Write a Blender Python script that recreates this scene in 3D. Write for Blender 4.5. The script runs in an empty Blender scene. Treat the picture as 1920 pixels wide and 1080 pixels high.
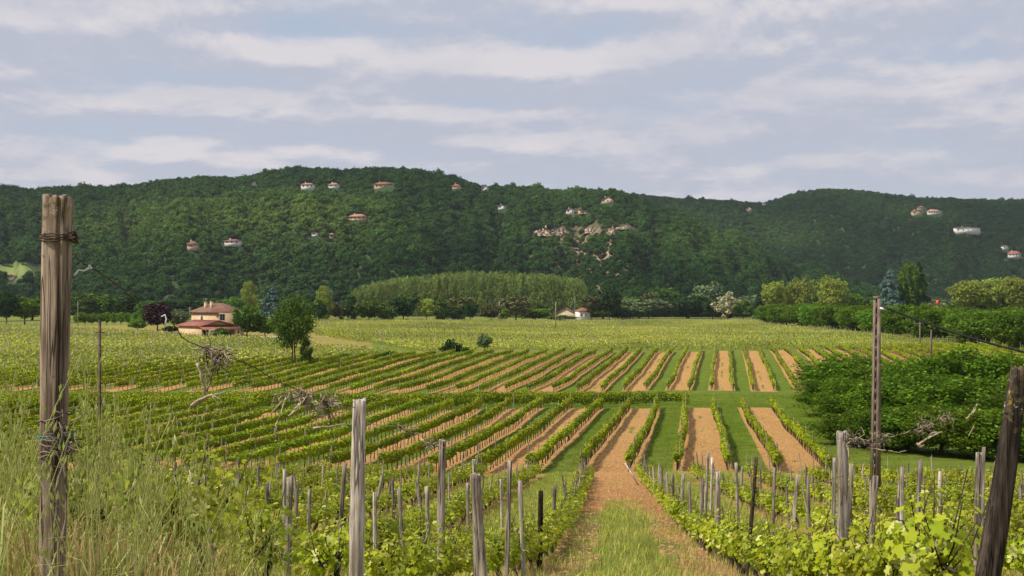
import bpy, math, random
import numpy as np
from mathutils import Vector, Matrix, noise as mnoise
R = math.radians
F = 2400.0; CX = 960.0; HY = 565.0            # focal length and horizon of the photograph in its own pixels
rnd = random.Random(7); rg = np.random.default_rng(7)
sc = bpy.context.scene
# ------------------------------------------------------------------ camera, sky, sun, exposure
cam = bpy.data.cameras.new('camera'); co = bpy.data.objects.new('camera', cam); sc.collection.objects.link(co)
cam.sensor_width = 36; cam.lens = F/1920*36; cam.shift_y = (HY-540)/1920; cam.clip_start = .1; cam.clip_end = 20000
co.location = (0, 0, 0); co.rotation_euler = (R(90), 0, 0); sc.camera = co
sc.view_settings.view_transform = 'Standard'; sc.view_settings.look = 'None'
sc.view_settings.exposure = 0.24; sc.view_settings.gamma = 1; sc.view_settings.use_curve_mapping = False
SUN_EL, SUN_AZ = 50, -112                     # sun high to the left, slightly behind the camera
sl = bpy.data.lights.new('sun', 'SUN'); sl.energy = 4.5; sl.angle = R(6.0); sl.color = (1, .93, .80)
so = bpy.data.objects.new('sun', sl); sc.collection.objects.link(so)
sd = Vector((math.sin(R(SUN_AZ))*math.cos(R(SUN_EL)), math.cos(R(SUN_AZ))*math.cos(R(SUN_EL)), math.sin(R(SUN_EL))))
so.rotation_euler = (-sd).to_track_quat('-Z', 'Y').to_euler(); so.location = sd*50

class G:                                       # small node-graph helper
    def __init__(s, tree): s.t = tree; s.t.nodes.clear()
    def n(s, typ, ins=None, **kw):
        nd = s.t.nodes.new(typ)
        for k, v in kw.items(): setattr(nd, k, v)
        for k, v in (ins or {}).items():
            sk = nd.inputs[k]
            if isinstance(v, bpy.types.NodeSocket): s.t.links.new(v, sk)
            else: sk.default_value = v
        return nd
    def m(s, op, a, b=None, c=None, clamp=False):
        i = {0: a}
        if b is not None: i[1] = b
        if c is not None: i[2] = c
        return s.n('ShaderNodeMath', i, operation=op, use_clamp=clamp).outputs[0]
    def vm(s, op, a, b=None):
        i = {0: a}
        if b is not None: i[1] = b
        return s.n('ShaderNodeVectorMath', i, operation=op).outputs[0]
    def mix(s, f, a, b, bl='MIX'):
        a = (*a, 1) if isinstance(a, tuple) and len(a) == 3 else a
        b = (*b, 1) if isinstance(b, tuple) and len(b) == 3 else b
        return s.n('ShaderNodeMix', {0: f, 6: a, 7: b}, data_type='RGBA', blend_type=bl).outputs[2]
    def noise(s, v, sc_, det=4, rough=.55, dist=0.0, out=0):
        i = {'Scale': sc_, 'Detail': det, 'Roughness': rough, 'Distortion': dist}
        if v is not None: i['Vector'] = v
        return s.n('ShaderNodeTexNoise', i).outputs[out]
    def sm(s, v, a, b, lo=0.0, hi=1.0):
        return s.n('ShaderNodeMapRange', {0: v, 1: a, 2: b, 3: lo, 4: hi}, interpolation_type='SMOOTHSTEP').outputs[0]
    def attr(s, name, typ='GEOMETRY', out=2): return s.n('ShaderNodeAttribute', attribute_name=name, attribute_type=typ).outputs[out]
    def xyz(s, v): return s.n('ShaderNodeSeparateXYZ', {0: v}).outputs
    def cmb(s, x, y, z): return s.n('ShaderNodeCombineXYZ', {0: x, 1: y, 2: z}).outputs[0]

w = bpy.data.worlds.new('World'); sc.world = w; w.use_nodes = True
g = G(w.node_tree)
sky = g.n('ShaderNodeTexSky', sky_type='NISHITA', sun_disc=False, sun_elevation=R(SUN_EL), sun_rotation=R(SUN_AZ), air_density=1.0, dust_density=1.5, ozone_density=1.0)
skyc = g.mix(1.0, sky.outputs[0], (.085, .085, .085), 'MULTIPLY')
tc = g.n('ShaderNodeTexCoord').outputs['Generated']
X, Y, Z = g.xyz(tc)
az = g.m('ARCTAN2', X, Y); hz = g.m('SQRT', g.m('ADD', g.m('MULTIPLY', X, X), g.m('MULTIPLY', Y, Y)))
el = g.m('ARCTAN2', Z, hz)
def A(px): return math.atan((px-CX)/F)
def E(py): return math.atan((HY-py)/F)
BUMPS = [(955, 128, 170, 34, .24), (760, 130, 130, 30, .10), (535, 118, 110, 26, .16), (150, 75, 260, 52, .20), (420, 212, 260, 26, .12),
         (760, 225, 200, 22, .10), (960, 268, 160, 16, .12), (1560, 190, 240, 30, .13), (1640, 250, 260, 20, .12), (1330, 110, 160, 40, .10),
         (1700, 30, 240, 40, .16), (1150, 10, 120, 20, .15), (1850, 210, 160, 40, .08), (560, 60, 150, 26, -.17), (1150, 70, 100, 26, -.12),
         (330, 150, 120, 22, -.13), (900, 190, 160, 14, -.10), (1800, 130, 150, 22, -.07), (380, 30, 120, 24, .05), (280, 305, 200, 14, .06), (1250, 315, 160, 12, .06)]
def dens(dz):
    e = g.m('ADD', el, dz)
    v = g.cmb(g.m('MULTIPLY', az, 7.0), g.m('MULTIPLY', e, g.sm(e, 0, .5, 33.0, 14.0)), 1.7)
    d = g.noise(v, 1.25, 8, .60, .12)
    d = g.m('ADD', g.m('MULTIPLY', g.m('SUBTRACT', d, .5), .8), .5)
    for (px, py, sx, sy, am) in BUMPS:
        a = g.m('DIVIDE', g.m('SUBTRACT', az, A(px)), sx/F); b = g.m('DIVIDE', g.m('SUBTRACT', e, E(py)), sy/F)
        q = g.m('EXPONENT', g.m('MULTIPLY', g.m('ADD', g.m('MULTIPLY', a, a), g.m('MULTIPLY', b, b)), -1.0))
        d = g.m('MULTIPLY_ADD', q, am, d)
    return d
d0 = dens(0.0); d1 = dens(.010)
cover = g.sm(d0, .26, .56)
lit = g.sm(g.m('SUBTRACT', d0, d1), -.07, .13)
fine = g.noise(g.cmb(g.m('MULTIPLY', az, 30.0), g.m('MULTIPLY', el, 70.0), 0.3), 1.0, 6, .62)
lowf = g.noise(g.cmb(g.m('MULTIPLY', az, 5.0), g.m('MULTIPLY', el, 16.0), 5.3), 1.0, 3)
lit = g.m('MULTIPLY', lit, g.sm(lowf, .3, .65, .45, 1.1))
lit = g.m('ADD', lit, g.m('MULTIPLY', g.m('SUBTRACT', fine, .5), .6), clamp=True)
ccol = g.mix(lit, (.425, .445, .525), (.63, .595, .615))
thin = g.mix(g.sm(el, 0, .25), (.47, .51, .60), (.42, .49, .61))
skyc = g.mix(.75, skyc, thin)
col = g.mix(g.m('MULTIPLY', cover, .9), skyc, ccol)
col = g.mix(g.sm(el, .10, .03, 0.0, .35), col, (.50, .53, .63))
bg = g.n('ShaderNodeBackground', {'Color': col, 'Strength': 1.0})
g.n('ShaderNodeOutputWorld', {0: bg.outputs[0]})

# ------------------------------------------------------------------ terrain functions
PD = [-40, 0, 3, 5, 8, 10, 15, 20, 25, 35, 50, 69, 90, 118, 135, 150, 165, 200, 225, 300, 600, 9000]
PH = [.9, 1.15, 1.25, 1.38, 1.95, 2.38, 3.30, 3.98, 4.6, 5.75, 7.35, 9.2, 9.6, 9.85, 10.6, 10.9, 10.7, 9.7, 9.2, 8.8, 8.8, 8.8]
_pd = np.arange(-40, 700, .5); _ph = np.interp(_pd, PD, PH)
for _ in range(1):
    kk = np.ones(9)/9; q_ = np.convolve(np.pad(_ph, 4, mode='edge'), kk, 'valid'); wgt = np.clip((_pd-4)/20, 0, 1); _ph = _ph*(1-wgt)+q_*wgt
def gz(x, y):
    x = np.asarray(x, float); y = np.asarray(y, float)
    ramp = np.clip((y-95)/30, 0, 1); ramp = ramp*ramp*(3-2*ramp)
    lf = np.clip((15-x)/40, 0, 1)
    dd = y + .5*np.clip(15-x, 0, 30)*ramp
    h = np.interp(dd, _pd, _ph) - 1.0*lf*ramp
    h = h - .25*np.clip((-.9-x)/.8, 0, 1)*np.clip((11-y)/4, 0, 1)*np.clip((y+2)/3, 0, 1)
    h = h - .06*np.sin(x*.31+y*.17)*np.clip((y-20)/30, 0, 1) - .05*np.sin(x*.11-y*.09+1)*np.clip(y/30, 0, 1)
    return -h
def gzf(x, y): return float(gz(x, y))
_D = np.concatenate([np.arange(3, 60, .1), np.arange(60, 300, .4), np.arange(300, 1200, 1.5)])
def hit(px, py):                               # where the ground shows at a pixel
    xs = (px-CX)/F*_D; s = gz(xs, _D); r = -(py-HY)/F*_D
    i = int(np.argmax(s >= r)) if (s >= r).any() else len(_D)-1
    return float(xs[i]), float(_D[i]), float(s[i])
def pxy(x, y, z): return CX+F*x/y, HY-F*z/y
# hills: ridges given by azimuth and distance
S1 = ([-900, -300, 0, 100, 200, 280, 430, 530, 600, 700, 800, 860, 915, 1000, 1080, 1130, 1200, 1300, 1400, 1500, 1600, 1700, 1800, 2600],
      [430, 380, 360, 364, 367, 361, 346, 330, 329, 334, 341, 350, 362, 364, 366, 372, 390, 428, 470, 508, 540, 562, 578, 600])
S2 = ([-900, 900, 1000, 1150, 1290, 1400, 1450, 1480, 1540, 1640, 1740, 1920, 2600], [420, 380, 368, 374, 383, 389, 384, 370, 362, 370, 385, 382, 400])
S3 = ([-900, 60, 130, 200, 270, 340, 430, 520, 610, 700, 800, 900, 1000, 1100, 2600], [640, 570, 505, 462, 428, 400, 378, 364, 366, 390, 430, 480, 540, 600, 640])
def smst(t): t = np.clip(t, 0, 1); return t*t*(3-2*t)
def hillz(x, y):
    x = np.asarray(x, float); y = np.asarray(y, float); px = CX+F*x/np.maximum(y, 1)
    best = np.full(x.shape, -12.0)
    for (S, D0, Dr, Db) in ((S1, 830, 1360, 2300), (S2, 1420, 1950, 3200), (S3, 800, 1130, 1500)):
        ridge = (HY-np.interp(px, *S))/F*Dr
        wob = 40*np.sin(px*.013+1)+22*np.sin(px*.031)
        t = (y-D0-wob*.6)/(Dr-D0); up = np.clip(t, 0, 1)
        prof = np.where(up < .5, 1.15*up, .575+.425*(1-(1-(up-.5)*2)**2)) if S is not S3 else np.sin(np.clip(up, 0, 1)*math.pi/2)
        dn = smst((y-Dr-10)/(Db-Dr))
        z = -9 + (ridge+9)*prof*(1-dn)
        best = np.maximum(best, z)
    gul = 5*np.sin(px*.045+y*.006)+4*np.sin(px*.083-y*.011+2)+3*np.sin(px*.17+y*.02)
    k = smst((y-850)/150)*smst((best+5)/30)
    topfade = 1-.93*smst((best-50)/50)
    return best+gul*k*topfade
def terr(x, y): return np.maximum(gz(x, y), hillz(x, y))
_HD = np.arange(780, 2100, 4.0)
def hithill(px, py):
    xs = (px-CX)/F*_HD; s = hillz(xs, _HD); r = (HY-py)/F*_HD
    ok = s >= r; i = int(np.argmax(ok)) if ok.any() else int(np.argmax(s/_HD))
    return float(xs[i]), float(_HD[i]), float(s[i])

# ------------------------------------------------------------------ object helpers
def tag(o, label=None, cat=None, group=None, kind=None):
    for k, v in (('label', label), ('category', cat), ('group', group), ('kind', kind)):
        if v: o[k] = v
    return o
def link(o, parent=None):
    sc.collection.objects.link(o)
    if parent is not None: o.parent = parent
    return o
def empty(name, loc, rz=0, **k):
    o = bpy.data.objects.new(name, None); o.location = loc; o.rotation_euler = (0, 0, rz); o.empty_display_size = .1; link(o); return tag(o, **k)
def npmesh(name, V, Fs, mats, mi=None, smooth=False):
    """V (n,3); Fs list of int arrays (m,k)."""
    me = bpy.data.meshes.new(name); V = np.asarray(V, np.float32)
    Fs = [np.asarray(f, np.int32) for f in (Fs if isinstance(Fs, list) else [Fs]) if len(f)]
    idx = np.concatenate([f.ravel() for f in Fs]); tot = np.concatenate([np.full(len(f), f.shape[1], np.int32) for f in Fs])
    st = np.concatenate([[0], np.cumsum(tot)[:-1]]).astype(np.int32)
    me.vertices.add(len(V)); me.vertices.foreach_set('co', V.ravel())
    me.loops.add(len(idx)); me.loops.foreach_set('vertex_index', idx)
    me.polygons.add(len(tot)); me.polygons.foreach_set('loop_start', st)
    for m in (mats if isinstance(mats, list) else [mats]): me.materials.append(m)
    if mi is not None: me.polygons.foreach_set('material_index', np.asarray(mi, np.int32))
    me.update(calc_edges=True)
    if smooth: me.polygons.foreach_set('use_smooth', np.ones(len(tot), bool))
    return me
def mobj(name, me, parent=None, loc=(0, 0, 0)):
    o = bpy.data.objects.new(name, me); o.location = loc; return link(o, parent)
class MB:
    def __init__(s): s.v = []; s.q = []; s.t = []; s.n = 0
    def add(s, V, Q=None, T=None):
        V = np.asarray(V, float).reshape(-1, 3)
        if Q is not None and len(Q): s.q.append(np.asarray(Q)+s.n)
        if T is not None and len(T): s.t.append(np.asarray(T)+s.n)
        s.v.append(V); s.n += len(V)
    def mesh(s, name, mats, smooth=False):
        Fs = []
        if s.q: Fs.append(np.concatenate(s.q))
        if s.t: Fs.append(np.concatenate(s.t))
        return npmesh(name, np.concatenate(s.v), Fs, mats, smooth=smooth)
    def box(s, x0, x1, y0, y1, z0, z1):
        V = [(x, y, z) for z in (z0, z1) for y in (y0, y1) for x in (x0, x1)]
        s.add(V, [(0, 2, 3, 1), (4, 5, 7, 6), (0, 1, 5, 4), (2, 6, 7, 3), (0, 4, 6, 2), (1, 3, 7, 5)])
    def tube(s, pts, rad, n=6, caps=True):
        pts = [Vector(p) for p in pts]; m = len(pts)
        if isinstance(rad, (int, float)): rad = [rad]*m
        V = []; up = Vector((.31, .17, .93))
        for i, p in enumerate(pts):
            d = (pts[min(i+1, m-1)]-pts[max(i-1, 0)])
            d = d.normalized() if d.length > 1e-9 else Vector((0, 0, 1))
            a = d.cross(up); a = a.normalized() if a.length > .05 else d.cross(Vector((1, 0, 0))).normalized(); b = d.cross(a)
            for k in range(n):
                th = 2*math.pi*k/n; V.append(p+(a*math.cos(th)+b*math.sin(th))*rad[i])
        Q = [(i*n+k, i*n+(k+1) % n, (i+1)*n+(k+1) % n, (i+1)*n+k) for i in range(m-1) for k in range(n)]
        T = []
        if caps:
            V.append(pts[0]); V.append(pts[-1]); c0 = m*n; c1 = c0+1
            T = [(c0, (k+1) % n, k) for k in range(n)]+[(c1, (m-1)*n+k, (m-1)*n+(k+1) % n) for k in range(n)]
        s.add([tuple(v) for v in V], Q, T)
def unit(v): return v/np.maximum(np.linalg.norm(v, axis=-1, keepdims=True), 1e-9)
def leafq(C, N, size, aspect=.75, rgen=rg, fold=.18):
    """a folded diamond-ish leaf (4 verts) at each centre"""
    n = len(C); N = unit(N); t = unit(np.cross(N, rgen.normal(size=(n, 3)))); b = np.cross(N, t)
    s = (size if np.ndim(size) else np.full(n, size))[:, None]*.5
    V = np.stack([C-t*s, C-b*s*aspect+N*s*fold, C+t*s, C+b*s*aspect+N*s*fold], 1).reshape(-1, 3)
    return V, np.arange(n*4).reshape(n, 4)
# a vine leaf: cupped five-lobed outline
_ang = np.radians([-90, -60, -28, -8, 22, 45, 68, 90, 112, 135, 158, 188, 208, 240])
_rr = np.array([.18, .78, .98, .66, 1.0, .72, .82, 1.12, .82, .72, 1.0, .66, .98, .78])
def vineleaf(C, N, size, rgen=rg):
    n = len(C); N = unit(N); t = unit(np.cross(N, rgen.normal(size=(n, 3)))); b = np.cross(N, t)
    k = len(_ang); rr = _rr*.5; cup = rgen.uniform(-.25, .35, n)
    P = C[:, None]+size[:, None, None]*(t[:, None]*(np.cos(_ang)*rr)[None, :, None]+b[:, None]*(np.sin(_ang)*rr)[None, :, None])
    P = P+N[:, None]*(size*cup)[:, None, None]*((rr**2)*1.6)[None, :, None]
    P = P+N[:, None]*(size[:, None]*.03*rgen.normal(size=(n, k)))[..., None]
    V = np.concatenate([C[:, None], P], 1).reshape(-1, 3)
    i = np.arange(k); T = np.stack([np.zeros(k, int), i+1, (i+1) % k+1], 1)
    return V, (T[None]+(np.arange(n)*(k+1))[:, None, None]).reshape(-1, 3)

# ------------------------------------------------------------------ materials
def mat(name):
    m = bpy.data.materials.new(name); m.use_nodes = True; return m, G(m.node_tree)
def fin(g, col, rough=.8, bump=None, bs=.5, bd=.02, spec=.25, trans=0, tcol=None):
    i = {'Base Color': col, 'Roughness': rough, 'Specular IOR Level': spec}
    if bump is not None: i['Normal'] = g.n('ShaderNodeBump', {'Height': bump, 'Strength': bs, 'Distance': bd}).outputs[0]
    s = g.n('ShaderNodeBsdfPrincipled', i).outputs[0]
    if trans:
        tr = g.n('ShaderNodeBsdfTranslucent', {0: tcol if tcol is not None else col}).outputs[0]
        s = g.n('ShaderNodeMixShader', {0: trans, 1: s, 2: tr}).outputs[0]
    g.n('ShaderNodeOutputMaterial', {0: s})
def leafmat(name, c1, c2, c3=None, rough=.75, trans=.3, tint=False, spec=.08, big=None):
    m, g = mat(name); r = g.n('ShaderNodeNewGeometry').outputs['Random Per Island']
    c = g.mix(r, c1, c2)
    if c3: c = g.mix(g.sm(r, .86, .97), c, c3)
    oi = g.n('ShaderNodeObjectInfo').outputs['Random']
    hv = g.m('MULTIPLY_ADD', g.m('SUBTRACT', oi, .5), .025, .5); vv = g.m('MULTIPLY_ADD', oi, .35, .82)
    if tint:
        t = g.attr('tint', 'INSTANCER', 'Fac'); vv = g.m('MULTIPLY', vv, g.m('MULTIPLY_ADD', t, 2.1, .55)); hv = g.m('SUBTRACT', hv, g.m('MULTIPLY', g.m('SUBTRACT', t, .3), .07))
    if big:
        P = g.n('ShaderNodeNewGeometry').outputs['Position']; nb = g.noise(P, big, 3)
        vv = g.m('MULTIPLY', vv, g.sm(nb, .3, .7, .75, 1.25)); hv = g.m('ADD', hv, g.sm(nb, .3, .7, .012, -.012))
    c = g.n('ShaderNodeHueSaturation', {'Hue': hv, 'Value': vv, 'Color': c}).outputs[0]
    tc_ = g.mix(.5, c, (.32, .42, .03)) if trans > .2 else c
    fin(g, c, rough, trans=trans, tcol=tc_, spec=spec); return m
M = {}
M['vine'] = leafmat('vine_leaf', (.23, .29, .007), (.47, .48, .025), (.62, .60, .20), trans=.42, big=.35, spec=.25, rough=.6)
M['vinerow'] = leafmat('vine_row_leaf', (.14, .205, .006), (.32, .37, .016), trans=.25, big=.12)
M['vinefar'] = leafmat('far_vine_leaf', (.25, .31, .04), (.44, .45, .10), trans=.2, big=.03)
M['dark'] = leafmat('dark_tree_leaf', (.016, .046, .009), (.035, .08, .014), trans=.15)
M['mid'] = leafmat('mid_tree_leaf', (.045, .10, .010), (.10, .17, .020), trans=.2)
M['bright'] = leafmat('bright_tree_leaf', (.065, .15, .010), (.13, .24, .018), trans=.25)
M['yellow'] = leafmat('yellow_green_leaf', (.17, .24, .03), (.32, .36, .07), trans=.25)
M['pale'] = leafmat('pale_grey_green_leaf', (.10, .15, .06), (.17, .21, .09), trans=.2)
M['blue'] = leafmat('blue_conifer_needles', (.05, .11, .10), (.14, .21, .19), trans=.05)
M['conifer'] = leafmat('dark_conifer_needles', (.012, .035, .014), (.03, .06, .022), trans=.05)
M['purple'] = leafmat('purple_leaf', (.022, .010, .014), (.05, .02, .028), trans=.08)
M['brown'] = leafmat('brown_budding_twigs', (.075, .08, .025), (.14, .145, .05), trans=.1)
M['cream'] = leafmat('cream_blossom', (.30, .32, .14), (.62, .58, .38), trans=.2)
M['thicket'] = leafmat('thicket_leaf', (.028, .072, .004), (.090, .165, .008), (.17, .26, .025), trans=.28, big=.3)
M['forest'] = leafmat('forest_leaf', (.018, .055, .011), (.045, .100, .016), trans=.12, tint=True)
M['poplar'] = leafmat('poplar_leaf', (.10, .155, .03), (.20, .25, .065), trans=.2, tint=True)
M['grass'] = leafmat('grass_blade', (.12, .19, .02), (.25, .29, .055), (.38, .30, .12), trans=.3, tint=True)
M['mown'] = leafmat('mown_grass_blade', (.10, .155, .007), (.17, .225, .018), trans=.2)
M['straw'] = leafmat('dry_straw', (.36, .22, .085), (.50, .36, .17), trans=.2)
M['oat'] = leafmat('wild_oat', (.30, .34, .08), (.56, .53, .22), (.74, .68, .42), trans=.3)
def simple(name, c1, c2, scale=4, rough=.85, bump=.4, stretch=None, det=5, bd=.02):
    m, g = mat(name); v = g.n('ShaderNodeTexCoord').outputs['Object']
    if stretch: v = g.vm('MULTIPLY', v, stretch)
    f = g.noise(v, scale, det); fin(g, g.mix(g.sm(f, .3, .7), c1, c2), rough, f, bump, bd); return m
M['bark'] = simple('bark', (.05, .035, .024), (.14, .105, .07), 5, stretch=(3, 3, .6))
M['palebark'] = simple('pale_bark', (.16, .14, .11), (.3, .27, .22), 5, stretch=(3, 3, .6))
M['rock'] = simple('cliff_rock', (.30, .22, .16), (.62, .50, .36), .12, bd=1.0, det=8)
M['cream_wall'] = simple('cream_render_wall', (.50, .36, .20), (.60, .44, .265), .8, bump=.1)
M['white_wall'] = simple('white_render_wall', (.62, .58, .52), (.78, .74, .67), .8, bump=.1)
M['stone_wall'] = simple('tan_stone_wall', (.38, .29, .19), (.52, .41, .28), 1.2, bump=.3)
M['glass'] = simple('window_glass', (.02, .03, .05), (.04, .055, .08), 1, rough=.15, bump=0)
M['shutter'] = simple('pale_shutter', (.5, .5, .5), (.6, .6, .6), 1, bump=0)
M['dark_open'] = simple('dark_porch_shade', (.05, .04, .035), (.08, .065, .05), 2)  # shade of the porch opening, put into a dark colour
M['gravel'] = simple('pale_gravel', (.42, .36, .28), (.6, .53, .43), 3)
M['cable'] = simple('black_cable', (.010, .010, .012), (.02, .02, .022), 3, rough=.5)
M['metal'] = simple('galvanised_metal', (.3, .3, .3), (.42, .42, .4), 5, rough=.5)
M['rust'] = simple('rusty_wire', (.035, .02, .014), (.12, .075, .05), 60, rough=.7, bd=.001)
M['twine'] = simple('green_twine', (.03, .12, .09), (.10, .26, .20), 200, bd=.001)
M['whiteband'] = simple('white_plastic_tie', (.65, .66, .66), (.8, .8, .8), 20)
M['concrete'] = simple('weathered_concrete', (.12, .085, .065), (.235, .18, .14), 6, bump=.4, stretch=(1, 1, .35))
M['polewood'] = simple('pole_wood', (.09, .06, .04), (.17, .12, .085), 3, stretch=(4, 4, .3))
M['twig'] = simple('dead_vine_wood', (.06, .042, .032), (.30, .24, .185), 14, bump=.6, bd=.004)
M['twigpale'] = simple('bleached_twig', (.32, .23, .15), (.58, .48, .35), 20, bump=.4, bd=.003)
M['vinebark'] = simple('vine_bark', (.018, .013, .010), (.075, .055, .04), 18, bump=.8, stretch=(2, 2, .5), bd=.01)
M['orange'] = simple('orange_sheet', (.7, .10, .03), (.75, .13, .04), 1)
def tiles(name, c1, c2):
    m, g = mat(name); v = g.n('ShaderNodeTexCoord').outputs['Object']
    f = g.noise(v, .9, 5); x, y, z = g.xyz(v); wv = g.m('SINE', g.m('MULTIPLY', g.m('ADD', x, y), 16))
    r = g.m('SINE', g.m('MULTIPLY', z, 40))
    c = g.mix(g.sm(f, .3, .7), c1, c2); c = g.mix(g.m('MULTIPLY', g.sm(r, .5, 1.0), .3), c, (.05, .03, .02))
    fin(g, c, .85, g.m('ADD', wv, f), .5, .05); return m
M['tile_brown'] = tiles('brown_roof_tiles', (.15, .075, .055), (.25, .135, .10))
M['tile_red'] = tiles('red_roof_tiles', (.25, .085, .060), (.34, .14, .095))
M['tile_pink'] = tiles('pink_roof_tiles', (.33, .15, .10), (.45, .24, .17))
def wood(name, dark, light, scale=1.0, lichen=0.0, seed=0.0):
    m, g = mat(name); v = g.n('ShaderNodeTexCoord').outputs['Object']
    oi = g.n('ShaderNodeObjectInfo').outputs['Random']
    v = g.vm('ADD', v, g.cmb(g.m('MULTIPLY', oi, 31.0), seed, 0))
    fib = g.noise(g.vm('MULTIPLY', v, (70*scale, 70*scale, 3.5*scale)), 1.0, 6, .65)
    blot = g.noise(g.vm('MULTIPLY', v, (9*scale, 9*scale, 2.5*scale)), 1.0, 5, .6)
    crack = g.sm(g.m('ABSOLUTE', g.m('SUBTRACT', g.noise(g.vm('MULTIPLY', v, (30*scale, 30*scale, 1.1*scale)), 1.0, 2, .5), .5)), 0.0, .028)
    k = g.m('MULTIPLY_ADD', g.m('SUBTRACT', blot, .5), .9, fib)
    c = g.mix(g.sm(k, .25, .75), dark, light)
    c = g.mix(g.m('MULTIPLY', g.m('SUBTRACT', 1.0, crack), .8), c, (dark[0]*.25, dark[1]*.25, dark[2]*.25))
    vv = g.m('MULTIPLY_ADD', oi, .6, .68); c = g.n('ShaderNodeHueSaturation', {'Value': vv, 'Color': c}).outputs[0]
    if lichen:
        z = g.xyz(g.n('ShaderNodeTexCoord').outputs['Object'])[2]
        ln = g.noise(v, 28.0, 5, .7); top = g.sm(z, lichen-.20, lichen, 0.0, .14)
        c = g.mix(g.m('MULTIPLY', g.sm(g.m('ADD', ln, top), .62, .74), .75), c, (.12, .095, .045))
        l2 = g.noise(g.vm('ADD', v, (5.0, 2.0, 1.0)), 17.0, 4, .7)
        c = g.mix(g.m('MULTIPLY', g.sm(g.m('ADD', l2, top), .72, .80), .8), c, (.26, .17, .03))
        l3 = g.noise(g.vm('ADD', v, (1.0, 7.0, 4.0)), 40.0, 3, .7)
        c = g.mix(g.m('MULTIPLY', g.sm(g.m('ADD', l3, top), .76, .82), .8), c, (.6, .58, .5))
    fin(g, c, .9, g.m('ADD', fib, crack), .8, .006/scale, spec=.15); return m
M['post'] = wood('weathered_grey_wood', (.11, .078, .056), (.46, .385, .315), .8)
M['bigpost'] = wood('old_lichened_post', (.085, .055, .038), (.35, .265, .20), 1.0, lichen=1.68)
M['palepost'] = wood('bleached_split_wood', (.20, .155, .12), (.62, .55, .47), .9)
M['darkpost'] = wood('dark_old_wood', (.018, .014, .011), (.085, .062, .047), .8, lichen=.98)
M['blackpost'] = wood('black_charred_wood', (.012, .010, .008), (.05, .035, .025), .8)

# ground: soil lanes, mown grass lanes, dirt path
m, g = mat('vineyard_ground'); M['ground'] = m
P = g.n('ShaderNodeNewGeometry').outputs['Position']
u = g.attr('lane_u'); wl = g.attr('lane_w'); s0 = g.attr('soil'); dry = g.attr('dry'); red = g.attr('red')
n1 = g.noise(P, .8, 6, .6); n2 = g.noise(P, 6.0, 5, .65); n3 = g.noise(P, .11, 4); n4 = g.noise(P, 26.0, 4, .7)
u = g.m('MULTIPLY_ADD', g.m('SUBTRACT', n2, .5), .10, u)
fr = g.m('FRACT', u); par = g.m('FRACT', g.m('MULTIPLY', g.m('FLOOR', u), .5))         # 0 soil lane, .5 grass lane
edge = g.m('MINIMUM', fr, g.m('SUBTRACT', 1.0, fr))
strip = g.sm(edge, .19, .10, -1.0, .6)
g1 = g.sm(g.m('ABSOLUTE', g.m('SUBTRACT', fr, .5)), .0, .2, .42, 0.0)                     # weeds up the middle of soil lanes
soil_l = g.m('SUBTRACT', .95, g.m('MULTIPLY', g1, g.sm(n3, .45, .62, 0.0, 2.8)))
isg = g.sm(par, .2, .3)
sl_ = g.m('ADD', g.m('MULTIPLY', isg, strip), g.m('MULTIPLY', g.m('SUBTRACT', 1.0, isg), soil_l))
S = g.m('ADD', g.m('MULTIPLY', wl, sl_), s0)
S = g.m('ADD', S, g.m('MULTIPLY', g.m('SUBTRACT', n2, .5), 1.9)); S = g.m('ADD', S, g.m('MULTIPLY', g.m('SUBTRACT', n1, .5), 1.1))
sm_ = g.sm(S, -.22, .22)
soilc = g.mix(g.sm(n2, .3, .7), (.27, .135, .040), (.62, .375, .145)); soilr = g.mix(g.sm(n2, .3, .7), (.25, .09, .030), (.52, .25, .10))
soilc = g.mix(red, soilc, soilr); soilc = g.mix(g.sm(n4, .62, .75), soilc, (.60, .42, .24)); soilc = g.mix(g.sm(n4, .44, .30), soilc, (.12, .055, .022))
gr = g.mix(g.sm(n1, .3, .7), (.072, .122, .006), (.12, .175, .014)); gr = g.mix(g.m('MULTIPLY', g.sm(n4, .45, .7), .6), gr, (.16, .21, .025))
gd = g.mix(g.sm(n2, .3, .7), (.16, .19, .035), (.30, .25, .085))
gr = g.mix(g.m('MULTIPLY', dry, g.sm(n1, .25, .65, .5, 1.0)), gr, gd)
fin(g, g.mix(sm_, gr, soilc), .95, g.m('ADD', n4, g.m('MULTIPLY', n2, 1.5)), .9, .06, spec=.1)
m, g = mat('hill_ground'); M['hill'] = m
P = g.n('ShaderNodeNewGeometry').outputs['Position']; n1 = g.noise(P, .02, 6); sc_ = g.attr('scree'); mea = g.attr('meadow')
c = g.mix(g.sm(n1, .3, .7), (.016, .038, .012), (.04, .065, .02)); c = g.mix(sc_, c, g.mix(g.sm(g.noise(P, .09, 5), .4, .6), (.14, .095, .065), (.34, .24, .17)))
c = g.mix(mea, c, (.17, .22, .06)); fin(g, c, .95, n1, .3, 2)

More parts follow.
